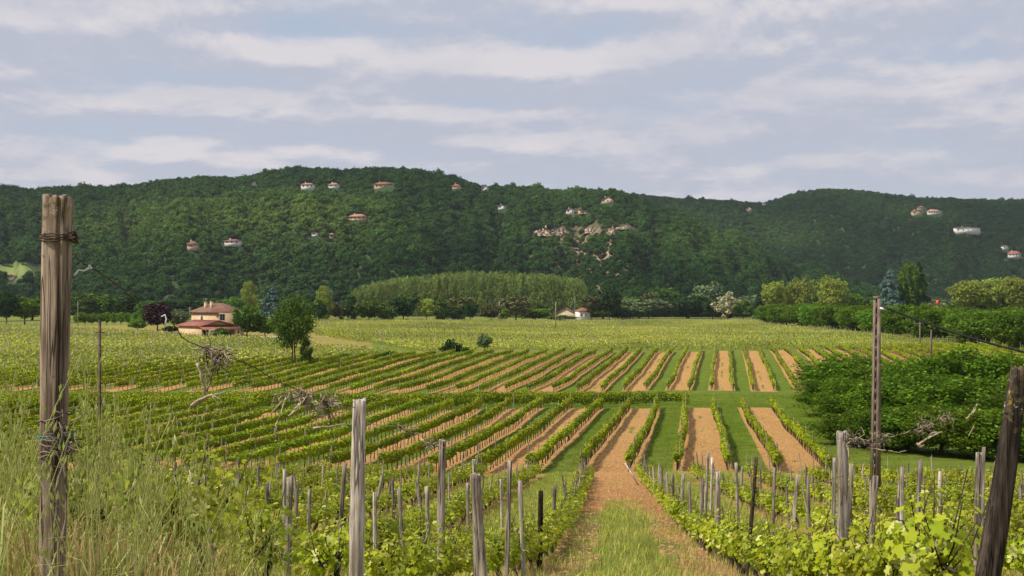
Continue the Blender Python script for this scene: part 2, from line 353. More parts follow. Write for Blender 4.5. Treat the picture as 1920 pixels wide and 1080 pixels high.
# ------------------------------------------------------------------ ground sheet
T0, S0_, U0 = .074, 2.55, -.88                 # near block of rows
T1, S1_, U1 = .142, 2.6, -5.96                 # middle block
T2, S2_, U2 = .166, 2.6, -1.65                 # far block on the rising ground
BD, BV = [0, 6, 8, 9.5, 11.5, 15, 20, 100], [1.9, 1.7, 1.41, 1.05, .74, .23, .05, 0]
def bend(D): return np.interp(D, BD, BV)
def rowx0(k, D): return U0+S0_*k+T0*D-(bend(D) if k <= 0 else 0)
def b2far(x): return np.interp(x, [-60, -20, 10, 60, 120], [178, 196, 224, 246, 262])
def b2near(x): return 153-.5*np.clip(15-x, 0, 30)
def b1far(x): return 120-.35*np.clip(12-x, 0, 30)
xs = np.concatenate([-np.geomspace(61, 6000, 40)[::-1], np.arange(-60, 90, .8), np.geomspace(90, 6000, 40)])
ys = np.concatenate([-np.geomspace(9, 3000, 20)[::-1], np.arange(-8, 30, .5), np.arange(30, 270, 1.0), np.geomspace(270, 9000, 90)])
XX, YY = np.meshgrid(xs, ys); ZZ = gz(XX, YY)
nx, ny = len(xs), len(ys)
V = np.stack([XX, YY, ZZ], -1).reshape(-1, 3); i = np.arange(nx*ny).reshape(ny, nx)
Q = np.stack([i[:-1, :-1], i[:-1, 1:], i[1:, 1:], i[1:, :-1]], -1).reshape(-1, 4)
me = npmesh('ground', V, Q, M['ground'], smooth=True)
x, y = V[:, 0], V[:, 1]; px = CX+F*x/np.maximum(y, 1)
u1 = (x-T1*y-U1)/S1_; u2 = (x-T2*y-U2)/S2_
in1 = (y > 66) & (y < b1far(x)-.5) & (u1 < 5.6) & (u1 > -27.5)
in2 = (y > b2near(x)+1) & (y < b2far(x)-2) & (u2 > -34.5) & (u2 < 30)
lane_u = np.where(y < 136-.5*np.clip(15-x, 0, 30), u1, u2); lane_w = np.where(in1 | in2, 1.0, 0.0)
soil = np.full(len(x), -.8)
k0 = (x-(U0+T0*y-bend(y)*(x < 1.2)))/S0_; f0 = k0-np.floor(k0); e0 = np.minimum(f0, 1-f0); par0 = np.mod(np.floor(k0), 2)
b0 = (y > 4) & (y < 68)
s_path = np.where(np.floor(k0) == 0, np.clip((y-40)/12, -.75, .9)+np.where(f0 > .5, .85, .6)*np.clip((np.abs(f0-.5)-.12)*6, 0, 1), 0)
s_path = np.where((np.floor(k0) == 0) & (y < 15), s_path-.25, s_path)
s_oth = -.75+.85*np.clip((.26-e0)*8, 0, 1)+.35*(par0 == 0)
soil = np.where(b0, np.where(np.floor(k0) == 0, s_path, s_oth), soil)
hd = (y > 225) & (y < 262); soil = np.where((y > b2far(x)+10) & (y < b2far(x)+18), -.15, soil)
soil = np.where((y > 262) & (y < 560) & (np.abs(px-1000) < 430), -.1, soil); soil = np.where((y > 160) & (px < 700) & (y < 420) & (x < -20), -.1, soil)
soil = np.where((y > 100) & (y < 122) & (px > 150) & (px < 420), .0, soil)
dry = np.interp(y, [0, 40, 70, 90, 200, 260, 600], [.9, .8, .35, .0, .15, .55, .5]); dry = np.where((px < 450) & (y > 85) & (y < 124), .8, dry)
red = np.interp(y, [0, 40, 66, 90, 200], [.95, .75, .25, .0, .0])
soil = np.where(in1, np.where((u1 < -2) & (y < 68), .0, -.5*np.clip((-3-u1)/3, 0, 1)), soil); soil = np.where(in2, -.45*np.clip((-9-u2)/4, 0, 1), soil)
for nme, a in (('lane_u', lane_u), ('lane_w', lane_w), ('soil', soil), ('dry', dry), ('red', red)):
    me.attributes.new(nme, 'FLOAT', 'POINT').data.foreach_set('value', a.astype(np.float32))
tag(mobj('ground', me), 'vineyard ground with ploughed ochre lanes, mown green lanes and a dirt path', kind='structure')
# hills
pxs = np.arange(-900, 2700, 14.0); Ds = np.concatenate([np.arange(760, 2000, 14), np.geomspace(2000, 3400, 14)])
PX, DD = np.meshgrid(pxs, Ds); HX = (PX-CX)/F*DD; HZ = hillz(HX, DD)
V = np.stack([HX, DD, HZ], -1).reshape(-1, 3); i = np.arange(PX.size).reshape(PX.shape)
Q = np.stack([i[:-1, :-1], i[:-1, 1:], i[1:, 1:], i[1:, :-1]], -1).reshape(-1, 4)
me = npmesh('hills', V, Q, M['hill'], smooth=True)
hp = (CX+F*V[:, 0]/V[:, 1], HY-F*V[:, 2]/V[:, 1])
def scree_f(px, py):
    a = np.exp(-((px-1110)/110)**2-((py-480)/52)**2)*1.15
    return np.clip(np.maximum(a, .8*np.exp(-((px-1085)/130)**2-((py-535)/30)**2)), 0, 1)
def meadow_f(px, py): return ((np.abs(px-55) < 80) & (np.abs(py-508) < 12)).astype(float)
me.attributes.new('scree', 'FLOAT', 'POINT').data.foreach_set('value', scree_f(*hp).astype(np.float32))
me.attributes.new('meadow', 'FLOAT', 'POINT').data.foreach_set('value', meadow_f(*hp).astype(np.float32))
tag(mobj('hills', me), 'wooded hills beyond the valley', kind='structure')

# ------------------------------------------------------------------ instancer for uncountable stuff
def instancer(name, P, rot, scl, pick, tint, protos, **k):
    coll = bpy.data.collections.new(name+'_kinds')
    for o in protos: coll.objects.link(o)
    me = bpy.data.meshes.new(name); me.vertices.add(len(P)); me.vertices.foreach_set('co', np.asarray(P, np.float32).ravel())
    for nm, ty, a in (('rot', 'FLOAT_VECTOR', rot), ('scl', 'FLOAT_VECTOR', scl), ('pick', 'INT', pick), ('tint', 'FLOAT', tint)):
        at = me.attributes.new(nm, ty, 'POINT'); at.data.foreach_set('vector' if 'VEC' in ty else 'value', np.asarray(a, np.int32 if ty == 'INT' else np.float32).ravel())
    o = mobj(name, me); tag(o, kind='stuff', **k)
    ng = bpy.data.node_groups.new(name, 'GeometryNodeTree')
    ng.interface.new_socket('Geometry', in_out='INPUT', socket_type='NodeSocketGeometry'); ng.interface.new_socket('Geometry', in_out='OUTPUT', socket_type='NodeSocketGeometry')
    N = ng.nodes; L = ng.links; gi = N.new('NodeGroupInput'); go = N.new('NodeGroupOutput')
    ci = N.new('GeometryNodeCollectionInfo'); ci.inputs[0].default_value = coll; ci.inputs['Separate Children'].default_value = True; ci.inputs['Reset Children'].default_value = True
    ip = N.new('GeometryNodeInstanceOnPoints'); ip.inputs['Pick Instance'].default_value = True
    L.new(gi.outputs[0], ip.inputs['Points']); L.new(ci.outputs[0], ip.inputs['Instance'])
    for nm, ty, sk in (('rot', 'FLOAT_VECTOR', 'Rotation'), ('scl', 'FLOAT_VECTOR', 'Scale'), ('pick', 'INT', 'Instance Index')):
        a = N.new('GeometryNodeInputNamedAttribute'); a.data_type = ty; a.inputs[0].default_value = nm; L.new(a.outputs[0], ip.inputs[sk])
    L.new(ip.outputs[0], go.inputs[0])
    md = o.modifiers.new('scatter', 'NODES'); md.node_group = ng
    return o

def ordinal(n):
    if n > 30: return f'{n}{["th","st","nd","rd"][n%10] if n%10 < 4 and not 10 < n%100 < 14 else "th"}'
    return ['first', 'second', 'third', 'fourth', 'fifth', 'sixth', 'seventh', 'eighth', 'ninth', 'tenth', 'eleventh', 'twelfth', 'thirteenth', 'fourteenth', 'fifteenth', 'sixteenth', 'seventeenth', 'eighteenth', 'nineteenth', 'twentieth', 'twenty-first', 'twenty-second', 'twenty-third', 'twenty-fourth', 'twenty-fifth', 'twenty-sixth', 'twenty-seventh', 'twenty-eighth', 'twenty-ninth', 'thirtieth'][n-1]
# ------------------------------------------------------------------ trees
def crown_mesh(name, m, seed, nclump=40, per=45, leaf=.06, shape='round', inner=.35, clr=.26, core=False):
    """foliage in a unit crown: x,y in -1..1, z 0..2; many leaf-sized faces gathered in clumps"""
    r = np.random.default_rng(seed)
    if shape == 'cone':
        z = r.uniform(0, 1, nclump)**.8; th = r.uniform(0, 6.283, nclump); rad = 1.25*(1-z)**.72*r.uniform(.5, 1.0, nclump)
        C = np.stack([np.cos(th)*rad, np.sin(th)*rad, z*1.96+.03], 1); cs = (.10+.20*(1-z))
    elif shape == 'column':
        z = r.uniform(0, 1, nclump); th = r.uniform(0, 6.283, nclump); rad = np.sin(np.clip(z*.93+.07, 0, 1)*math.pi)**.5*r.uniform(.3, .85, nclump)
        C = np.stack([np.cos(th)*rad, np.sin(th)*rad, z*1.9+.05], 1); cs = np.full(nclump, clr)*r.uniform(.7, 1.2, nclump)
    else:
        d = unit(r.normal(size=(nclump, 3))); rad = r.uniform(inner, 1, nclump)**.6
        lob = 1+.22*np.sin(d[:, 0]*4+seed)*np.cos(d[:, 2]*3+seed*2)+r.normal(0, .08, nclump)
        C = d*rad[:, None]*lob[:, None]*.8; C[:, 2] = C[:, 2]*.95+1.0
        if shape == 'dome': C[:, 2] = 1+(C[:, 2]-1)*np.where(C[:, 2] < 1, .95, 1)
        if shape == 'vase': C[:, :2] *= (.45+.55*np.clip(C[:, 2:]/1.1, 0, 1))
        cs = np.full(nclump, clr)*r.uniform(.65, 1.25, nclump)
    ci = np.repeat(np.arange(nclump), per); n = len(ci)
    d = unit(r.normal(size=(n, 3))); d[:, 2] = np.where(shape == 'cone', d[:, 2]*.35, d[:, 2])
    q = r.uniform(.5, 1, n)
    Pp = C[ci]+d*(cs[ci]*q)[:, None]*np.array([1, 1, .8])
    if shape == 'cone': Pp[:, 2] -= .16*np.linalg.norm(Pp[:, :2]-0, axis=1)*.6
    Nn = d*.9+r.normal(size=(n, 3))*.55+np.array([0, 0, .25])
    V, Qd = leafq(Pp, Nn, leaf*r.uniform(.6, 1.35, n), .8, r)
    mb = MB(); mb.add(V, Qd)
    return mb.mesh(name, m)
def trunk_mesh(name, seed, h=1.0, rb=.05, mt='bark', multi=1, spread=.5, reach=1.5):
    r = random.Random(seed); mb = MB()
    for s in range(multi):
        ox = (s-(multi-1)/2)*.12; p = []; lean = r.uniform(-.1, .1)+ox
        for i in range(7): t = i/6; p.append((ox+lean*t+r.uniform(-.02, .02), r.uniform(-.02, .02), t*h*reach))
        mb.tube(p, [rb*(1.25 if i == 0 else 1)*(1-.75*i/6)/(multi**.4) for i in range(7)], 8)
        for k in range(6):
            t = .4+.55*k/6; b = Vector(p[min(6, int(t*6))]); a = r.uniform(0, 6.28); ln = spread*r.uniform(.6, 1.1)
            e = b+Vector((math.cos(a)*ln, math.sin(a)*ln, ln*r.uniform(.4, .9))); mi = (b+e)/2+Vector((0, 0, -.06*ln))
            mb.tube([b, mi, e], [rb*.42, rb*.3, rb*.1], 6)
    return mb.mesh(name, M[mt], True)
CR = {}
def crown(kind, shape, q):
    key = (kind, shape, q)
    if key not in CR:
        a = {'far': (60, 30, .16), 'mid': (95, 55, .095), 'near': (130, 80, .062)}[q]
        if shape in ('cone',): a = (int(a[0]*1.7), a[1]//2+8, a[2])
        CR[key] = [crown_mesh(f'{kind}_crown', M[kind], 11+7*v+len(key[0])*3, a[0], a[1], a[2], shape, clr=.27) for v in range(3)]
    return CR[key]
TR = {}
def tree(x, y, z, wid, hei, kind, label, shape='round', q='far', group=None, trunkf=.16, multi=1, name=None, cat='tree', rzz=None):
    o = empty(name or {'cone': 'conifer_tree', 'column': 'poplar_tree'}.get(shape, 'broadleaf_tree'), (x, y, z-.08), label=label, cat=cat, group=group)
    key = (multi, kind in ('poplar', 'pale', 'yellow'))
    if key not in TR: TR[key] = trunk_mesh('tree_trunk', 5+multi, mt='palebark' if key[1] else 'bark', multi=multi)
    s = rnd.choice(crown(kind, shape, q)); rz = rnd.uniform(0, 6.28) if rzz is None else rzz
    t = mobj('trunk', TR[key], o); t.scale = (wid*.5, wid*.5, hei*.5); t.rotation_euler = (0, 0, rz)
    c = mobj('crown', s, o); b = hei*trunkf; c.location = (0, 0, b); cw_ = 1.0 if shape in ('cone', 'column') else 1.13; c.scale = (wid*.5*cw_, wid*.5*cw_, (hei-b)*.5*(1.0 if shape in ('cone', 'column') else 1.05)); c.rotation_euler = (0, 0, rz+1)
    return o
def treepx(px, py, wp, hp_, kind, label, **k):
    x, y, z = hit(px, py); s = y/F; return tree(x, y, z, wp*s, hp_*s*(1.1 if k.get('shape') not in ('cone', 'column') else 1), kind, label, **k)

# ------------------------------------------------------------------ buildings
def house(name, label, x, y, z, W, L, H, rh, rot, wall, roof, cat='house', hip=True, wins=(), chim=(), over=.4, sink=1.0, group=None, door=None):
    """corner-based box: local x 0..W (gable/end side facing the viewer), local y 0..L"""
    o = empty(name, (x, y, z), rot, label=label, cat=cat, group=group)
    b = MB(); b.box(0, W, 0, L, -sink, H)
    if not hip:
        b.add([(0, 0, H), (W, 0, H), (W/2, 0, H+rh), (0, L, H), (W, L, H), (W/2, L, H+rh)], [(0, 1, 4, 3)], [(0, 1, 2), (3, 5, 4)])
    mobj('walls', b.mesh('walls', M[wall]), o)
    b = MB(); o_ = over; e = H+.02
    if hip:
        r = min(W, L)/2; A_ = (W/2, r, H+rh) if L >= W else (r, L/2, H+rh); B_ = (W/2, L-r, H+rh) if L >= W else (W-r, L/2, H+rh)
        C = [(-o_, -o_, e), (W+o_, -o_, e), (W+o_, L+o_, e), (-o_, L+o_, e)]; C2 = [(a, c, d-.18) for a, c, d in C]
        T = [(0, 1, 4), (2, 3, 5)] if L >= W else [(3, 0, 4), (1, 2, 5)]
        Q = [(1, 2, 5, 4), (3, 0, 4, 5)] if L >= W else [(0, 1, 5, 4), (2, 3, 4, 5)]
        b.add(C+[A_, B_]+C2, Q+[(0, 6, 7, 1), (1, 7, 8, 2), (2, 8, 9, 3), (3, 9, 6, 0), (6, 9, 8, 7)], T)
    else:
        k = rh/(W/2); t = .16
        for s in (0, 1):
            x0, x1 = (-o_, W/2) if s == 0 else (W+o_, W/2); z0 = e-o_*k; z1 = H+rh+.02
            V_ = [(x0, -o_, z0), (x1, -o_, z1), (x1, L+o_, z1), (x0, L+o_, z0)]; V2 = [(a, c, d+t) for a, c, d in V_]
            b.add(V_+V2, [(0, 1, 2, 3), (7, 6, 5, 4), (0, 4, 5, 1), (1, 5, 6, 2), (2, 6, 7, 3), (3, 7, 4, 0)])
    rf = mobj('roof', b.mesh('roof', M[roof]), o)
    for (cx, cy, ct) in chim:
        b = MB(); b.box(cx-.3, cx+.3, cy-.3, cy+.3, H+.2, ct); b.box(cx-.38, cx+.38, cy-.38, cy+.38, ct, ct+.12)
        mobj('chimney', b.mesh('chimney', M[wall]), rf)
    for (face, a, zz, ww, hh) in wins:
        b = MB(); fr = MB(); d = .05; t = .1
        for (bb, x0, x1, z0, z1, dd) in ((b, a, a+ww, zz, zz+hh, d), (fr, a-t, a, zz-t, zz+hh+t, d+.05), (fr, a+ww, a+ww+t, zz-t, zz+hh+t, d+.05), (fr, a, a+ww, zz-t, zz, d+.05), (fr, a, a+ww, zz+hh, zz+hh+t, d+.05), (fr, a+ww/2-.04, a+ww/2+.04, zz, zz+hh, d+.03)):
            if face == 'f': bb.box(x0, x1, -dd, .02, z0, z1)
            elif face == 'l': bb.box(-dd, .02, x0, x1, z0, z1)
        wn = mobj('window', b.mesh('window', M['glass']), o); mobj('frame', fr.mesh('frame', M['shutter']), wn)
    return o
# --- farmhouse and garage
hx, hy, hz_ = hit(403, 632); hy += 9; hx = (403-CX)/F*hy; s = hy/F; hz_ = gzf(hx, hy)
fh = house('farmhouse', 'cream two-storey farmhouse with brown hipped tile roof and two chimneys left of the lone tree', hx, hy, hz_, 47*s/.8, 66*s/.6, 45*s, 17*s, R(37), 'cream_wall', 'tile_brown',
      wins=[('f', 1.2, 3.6, 1.1, 1.3), ('f', 4.4, 3.6, 1.1, 1.3), ('l', 6.6, 3.6, 1.0, 1.3)], chim=[(1.6, 5.4, 45*s+2.3), (1.4, 8.2, 45*s+2.2)], over=.55)
b = MB(); b.tube([(2.0, 9.6, 45*s), (2.0, 9.6, 45*s+3.2)], .04); b.tube([(1.5, 9.6, 45*s+3.0), (2.5, 9.6, 45*s+3.0)], .03); b.tube([(1.6, 9.3, 45*s+2.7), (2.4, 9.9, 45*s+2.7)], .03)
mobj('roof_aerial', b.mesh('roof_aerial', M['metal']), fh)
gx, gy, gzz = hit(378, 633); s = gy/F
gar = empty('garage', (gx, gy, gzz), R(37), label='low cream garage with red tile roof and open dark porch in front of the farmhouse', cat='garage')
W, L, H, rh = 55*s/.8, 66*s/.6, 24*s*.86, 10*s
b = MB(); b.box(0, .25, 0, L, -1, H); b.box(W-.25, W, 0, L, -1, H); b.box(.25, W-.25, L-.25, L, -1, H); b.box(.25, W-.25, 2.6, 2.85, -1, H)
b.add([(0, 0, H), (W, 0, H), (W/2, 0, H+rh*.86), (0, .2, H), (W, .2, H), (W/2, .2, H+rh*.86)], [(0, 3, 4, 1)], [(0, 1, 2), (3, 5, 4)])
mobj('walls', b.mesh('walls', M['cream_wall']), gar)
b = MB()
for x0, x1 in ((-.45, W/2), (W+.45, W/2)):
    z0 = H-.05; z1 = H+rh; V_ = [(x0, -.5, z0), (x1, -.5, z1), (x1, L+.5, z1), (x0, L+.5, z0)]
    b.add(V_+[(a, c, d+.18) for a, c, d in V_], [(0, 1, 2, 3), (7, 6, 5, 4), (0, 4, 5, 1), (1, 5, 6, 2), (2, 6, 7, 3), (3, 7, 4, 0)])
mobj('roof', b.mesh('roof', M['tile_red']), gar)
b = MB(); V_ = [(-.5, -2.2, H-.62), (W+.5, -2.2, H-.62), (W+.5, .05, H+.1), (-.5, .05, H+.1)]
b.add(V_+[(a, c, d-.15) for a, c, d in V_], [(0, 1, 2, 3), (7, 6, 5, 4), (0, 4, 5, 1), (1, 5, 6, 2), (2, 6, 7, 3), (3, 7, 4, 0)]); mobj('porch_roof', b.mesh('porch_roof', M['tile_red']), gar)
for a in (.1, W*.36, W*.68, W-.35):
    b = MB(); b.box(a, a+.22, -2.05, -1.83, -1, H-.72); mobj('porch_post', b.mesh('porch_post', M['bark']), gar)
b = MB(); b.box(.6, W-.6, 2.5, 2.56, 0, H-.5); mobj('porch_shade_panel', b.mesh('porch_shade_panel', M['dark_open']), gar)  # dark panel added to paint the shade inside the open porch
yx, yy, yz = hit(455, 634); b = MB()
ring = [(18*math.cos(a)*(1+.1*math.sin(3*a)), 5*math.sin(a)) for a in np.linspace(0, 6.283, 28)[:-1]]
V_ = [(p[0], p[1], gzf(yx+p[0], yy+p[1]+7)+.03-yz) for p in ring]+[(0, 0, gzf(yx, yy+7)+.05-yz)]
b.add(V_, None, [(i, (i+1) % 27, 27) for i in range(27)]); tag(mobj('driveway', b.mesh('driveway', M['gravel']), None, (yx-1, yy+7, yz)), 'pale gravel driveway beside the farmhouse', kind='structure')
# --- barn and white house on the far side
bx, by, bz = hit(1037, 599); s = by/F
house('barn', 'tan stone barn with low brown gable roof at the far edge of the vines', bx, by, bz, 46*s, 9, 9*s, 12*s, R(-6), 'stone_wall', 'tile_brown', 'barn', hip=False, wins=[('f', 4.2, 1.0, .6, .8)])
bx, by, bz = hit(1086, 600); s = by/F
house('cottage', 'white cottage with pink tiled roof just right of the tan barn', bx, by+4, gzf(bx, by+4), 22*s, 8, 17*s, 6*s, R(10), 'white_wall', 'tile_red', wins=[('f', .8, 1.9, .8, 1.1), ('f', 3.0, 1.9, .8, 1.1)], over=.3)
# --- houses on the hills: (px, base_y, w_px, wall_h_px, roof_h, wall, roof, hip, label)
HH = [(577, 357, 25, 9, 3, 'white_wall', 'tile_pink', True, 'white hillside villa near the crest, leftmost of the ridge-top houses'),
      (626, 354, 20, 6, 4, 'white_wall', 'tile_pink', True, 'small white villa on the crest second from the left'),
      (719, 356, 34, 10, 4, 'cream_wall', 'tile_red', True, 'large cream villa with red roof on the crest above the middle of the wood'),
      (856, 355, 16, 5, 4, 'cream_wall', 'tile_red', True, 'small pink-roofed house on the right shoulder of the main hill'),
      (910, 357, 14, 5, 4, 'white_wall', 'tile_pink', False, 'little house at the notch in the skyline'),
      (476, 347, 9, 3, 2, 'white_wall', 'tile_pink', False, 'tiny pale cabin just under the left part of the crest'),
      (671, 416, 34, 8, 5, 'cream_wall', 'tile_pink', True, 'wide cream house with pink roof halfway down the main hill'),
      (622, 450, 9, 9, 3, 'stone_wall', 'tile_pink', True, 'narrow stone tower house halfway down the hill'),
      (590, 447, 14, 5, 2, 'white_wall', 'tile_brown', False, 'small grey-white shed left of the stone tower house'),
      (360, 472, 18, 9, 7, 'cream_wall', 'tile_brown', True, 'square house with tall brown pyramid roof low on the left hillside'),
      (436, 461, 30, 7, 3, 'white_wall', 'tile_red', True, 'bright white house with red roofs low on the left hillside'),
      (942, 393, 16, 5, 3, 'white_wall', 'tile_brown', False, 'long pale building on a slanting terrace right of the main summit'),
      (1070, 402, 16, 7, 3, 'white_wall', 'tile_pink', False, 'white house above the limestone cliffs'),
      (1089, 404, 6, 10, 3, 'cream_wall', 'tile_pink', False, 'slim yellow building above the cliffs beside a small meadow'),
      (1140, 382, 24, 6, 6, 'stone_wall', 'tile_red', False, 'red-brown roofed house high above the cliffs'),
      (1405, 396, 10, 4, 3, 'stone_wall', 'tile_pink', False, 'tiny pinkish house on the distant saddle'),
      (1433, 384, 7, 4, 2, 'white_wall', 'tile_pink', False, 'tiny white house on the saddle skyline'),
      (1720, 405, 17, 7, 4, 'cream_wall', 'tile_pink', False, 'gabled cream house, left of the pair on the right-hand hill'),
      (1753, 404, 26, 6, 4, 'white_wall', 'tile_pink', True, 'white house with pink roof, right of the pair on the right-hand hill'),
      (1728, 394, 14, 4, 3, 'stone_wall', 'tile_brown', True, 'brown-roofed house among trees above the pair on the right-hand hill'),
      (1818, 438, 52, 10, 2, 'white_wall', 'tile_pink', False, 'long white flat-fronted building on the right-hand hill'),
      (1903, 485, 24, 6, 6, 'white_wall', 'tile_red', True, 'orange-roofed house low on the right edge of the hill'),
      (1886, 468, 10, 5, 2, 'white_wall', 'tile_brown', False, 'small white house above the orange-roofed one'),
      (22, 528, 13, 7, 3, 'stone_wall', 'tile_red', False, 'small pink house in the meadow at the far left')]
HOUSES = []
for (px, py, wp, wh, rh, wl_, rf_, hip, lab) in HH:
    x, y, z = hithill(px-wp/2, py); s = y/F; rot = R(rnd.uniform(-8, 8)); W = wp*s*.94; H = wh*s
    nw = max(1, min(5, int(W/3.2))); ws = [('f', W*(i+.5)/nw-.5, H*.5, 1.0, min(1.6, H*.4)) for i in range(nw)]
    house('hill_house', lab, x, y, z+.5, W, max(7, W*.5), H, rh*s, rot, wl_, rf_, hip=hip, wins=ws, over=.6, sink=1.6, chim=[(W*.3, 3, H+rh*s+.8)] if wp > 14 else ())
    HOUSES.append((px, py, wp, wh+rh, y))
# --- cliffs
CL = [(1022, 442, 40, 20, 'pale limestone cliff, largest and leftmost of the row on the hillside'), (1050, 441, 26, 18, 'reddish limestone cliff just right of the largest one'),
      (1108, 436, 24, 14, 'small yellowish cliff in the middle of the row'), (1148, 441, 12, 20, 'narrow pink cliff streak right of the middle'), (1172, 430, 34, 7, 'low pale rock ledge at the right end of the cliffs'),
      (1094, 401, 22, 2.5, 'thin sunlit ledge under the slim yellow building')]
for (px, py, wp, hp_, lab) in CL:
    x, y, z = hithill(px, py); s = y/F; r = np.random.default_rng(px); nxx, nzz = 26, 14; Vv = []
    for j in range(nzz):
        for i in range(nxx):
            a = i/(nxx-1)*2-1; t = j/(nzz-1); edge = max(0, 1-abs(a)**2.5)
            hh = hp_*s*t*(.65+.35*math.sin(i*1.7+px)*.6+.2*math.sin(i*.6))*(edge**.5)
            Vv.append((a*wp*s/2+r.normal(0, .4), -5*edge+6*t-(1-edge)*-6+r.normal(0, .9)+2*math.sin(i*.9+j*.4), hh-1+r.normal(0, .3)))
    Qd = [(j*nxx+i, j*nxx+i+1, (j+1)*nxx+i+1, (j+1)*nxx+i) for j in range(nzz-1) for i in range(nxx-1)]
    n0 = len(Vv); Vv += [(v[0], v[1]+14, v[2]-3) for v in Vv[-nxx:]]; Qd += [(n0-nxx+i, n0-nxx+i+1, n0+i+1, n0+i) for i in range(nxx-1)]
    b = MB(); b.add(Vv, Qd); tag(mobj('rock_cliff', b.mesh('rock_cliff', M['rock']), None, (x, y-3, z)), lab, 'cliff', 'limestone cliffs on the hillside')
    HOUSES.append((px, py, wp*.9, hp_, y))

# ------------------------------------------------------------------ forest on the hills
def protoobj(name, me, sc_=None):
    o = bpy.data.objects.new(name, me); return o
def forest_mesh(seed):
    r = np.random.default_rng(seed); nc = 16
    d = unit(r.normal(size=(nc, 3))); C = d*r.uniform(.35, .72, nc)[:, None]; C[:, 2] = C[:, 2]*.8+.9; per = 34
    ci = np.repeat(np.arange(nc), per); dd = unit(r.normal(size=(len(ci), 3))); P = C[ci]+dd*(r.uniform(.28, .42, nc)[ci]*r.uniform(.7, 1, len(ci)))[:, None]
    V, Qd = leafq(P, dd+r.normal(size=P.shape)*.4, .21*r.uniform(.6, 1.3, len(P)), .85, r)
    b = MB(); b.add(V, Qd); b.tube([(0, 0, -.6), (0, 0, .9)], .06, 5); return b.mesh('forest_tree', M['forest'])
fp = [protoobj('forest_tree', forest_mesh(50+i)) for i in range(6)]
pts = []; n = 190000
Dn = rg.uniform(710, 2050, n); pn = rg.uniform(-220, 2140, n)
keep = rg.uniform(0, 1, n) < (Dn/2050); Dn = Dn[keep]; pn = pn[keep]
xn = (pn-CX)/F*Dn; zn = terr(xn, Dn); g_ = gz(xn, Dn); ok = (zn > g_+.2) | (Dn < 1000); Dn, pn, xn, zn = Dn[ok], pn[ok], xn[ok], zn[ok]
order = np.argsort(Dn); hor = np.full(260, 700.0); sel = []
size = 2.2+2.6*rg.uniform(0, 1, len(Dn))**2+(rg.uniform(0, 1, len(Dn)) < .05)*rg.uniform(.5, 2.4, len(Dn)); py_ = HY-F*zn/Dn
scr = scree_f(pn, py_); mdw = meadow_f(pn, py_)
for j in order:
    b_ = int((pn[j]+240)/10); top = HY-F*(zn[j]+size[j]*1.7)/Dn[j]
    if top > hor[b_]+6: continue
    hor[b_] = min(hor[b_], py_[j]+2)
    if rg.uniform() < scr[j]*.5 or mdw[j] > .5: continue
    bad = False
    for (hpx, hpy, hw, hh, hd_) in HOUSES:
        if abs(pn[j]-hpx) < hw*.5+size[j]/Dn[j]*F*.85 and Dn[j] < hd_+12+hw*.3:
            if top < hpy-.15*hh and py_[j] > hpy-hh: bad = True; break
    if not bad: sel.append(j)
sel = np.array(sel); ns = len(sel); sz = size[sel]
px_, pv = pn[sel], py_[sel]
painted_sun = np.exp(-((px_-480)/330)**2-((pv-405)/52)**2)*.75+np.exp(-((px_-1380)/180)**2-((pv-450)/36)**2)*.35+np.exp(-((px_-230)/130)**2-((pv-455)/40)**2)*.3+np.exp(-((px_-700)/250)**2-((pv-445)/25)**2)*.14  # sunlit spur and slopes painted in as brighter tree crowns
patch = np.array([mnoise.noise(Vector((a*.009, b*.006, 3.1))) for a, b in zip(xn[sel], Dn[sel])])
tint = np.clip(.20+painted_sun+.38*patch+rg.normal(0, .10, ns)+(scr[sel]*.15)-.12*(Dn[sel] > 1420)-.12*(pv < 385)*(px_ < 900), 0.0, 1)  # tint also darkens far and upper ridges for cloud shadow
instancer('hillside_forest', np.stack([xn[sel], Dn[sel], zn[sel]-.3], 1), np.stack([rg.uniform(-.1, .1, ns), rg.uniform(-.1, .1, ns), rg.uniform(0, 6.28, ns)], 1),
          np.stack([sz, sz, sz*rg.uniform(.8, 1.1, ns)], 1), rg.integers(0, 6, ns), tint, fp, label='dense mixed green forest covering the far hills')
print('forest', ns)
# poplar plantation
pm = [protoobj('plantation_poplar', crown_mesh('plantation_poplar', M['poplar'], 90+i, 70, 34, .10, 'column', clr=.36)) for i in range(3)]
P_, Sx = [], []
for j in range(9):
    D = 665+j*9
    for i in range(64):
        px = 668+i*6.8+(j % 2)*3.4+rnd.uniform(-1, 1)
        if px > 1096: continue
        x = (px-CX)/F*D; topy = np.interp(px, [668, 700, 760, 830, 900, 1040, 1096], [549, 538, 529, 523, 519, 522, 531])
        h = (HY-topy)/F*D+8.8+rnd.uniform(-2.0, 1.0); P_.append((x, D, gzf(x, D))); w_ = rnd.uniform(2.9, 3.8); Sx.append((w_, w_, h/2))
n = len(P_); pt = mnoise
instancer('poplar_wood', P_, np.stack([np.zeros(n), np.zeros(n), rg.uniform(0, 6.28, n)], 1), Sx, rg.integers(0, 3, n), rg.uniform(.15, .45, n), pm, label='even plantation of pale green poplars at the foot of the hill')
tm = protoobj('pale_trunk', (lambda b: (b.tube([(0, 0, 0), (0, 0, .9)], [.018, .010], 5), b.mesh('pale_trunk', M['palebark']))[1])(MB()))
P2 = [(p[0], p[1]-1.5, p[2]) for p in P_]; instancer('poplar_stems', P2, np.zeros((n, 3)), [(6, 6, s_[2]*1.0) for s_ in Sx], np.zeros(n), np.zeros(n), [tm], label='thin pale stems of the poplar plantation')

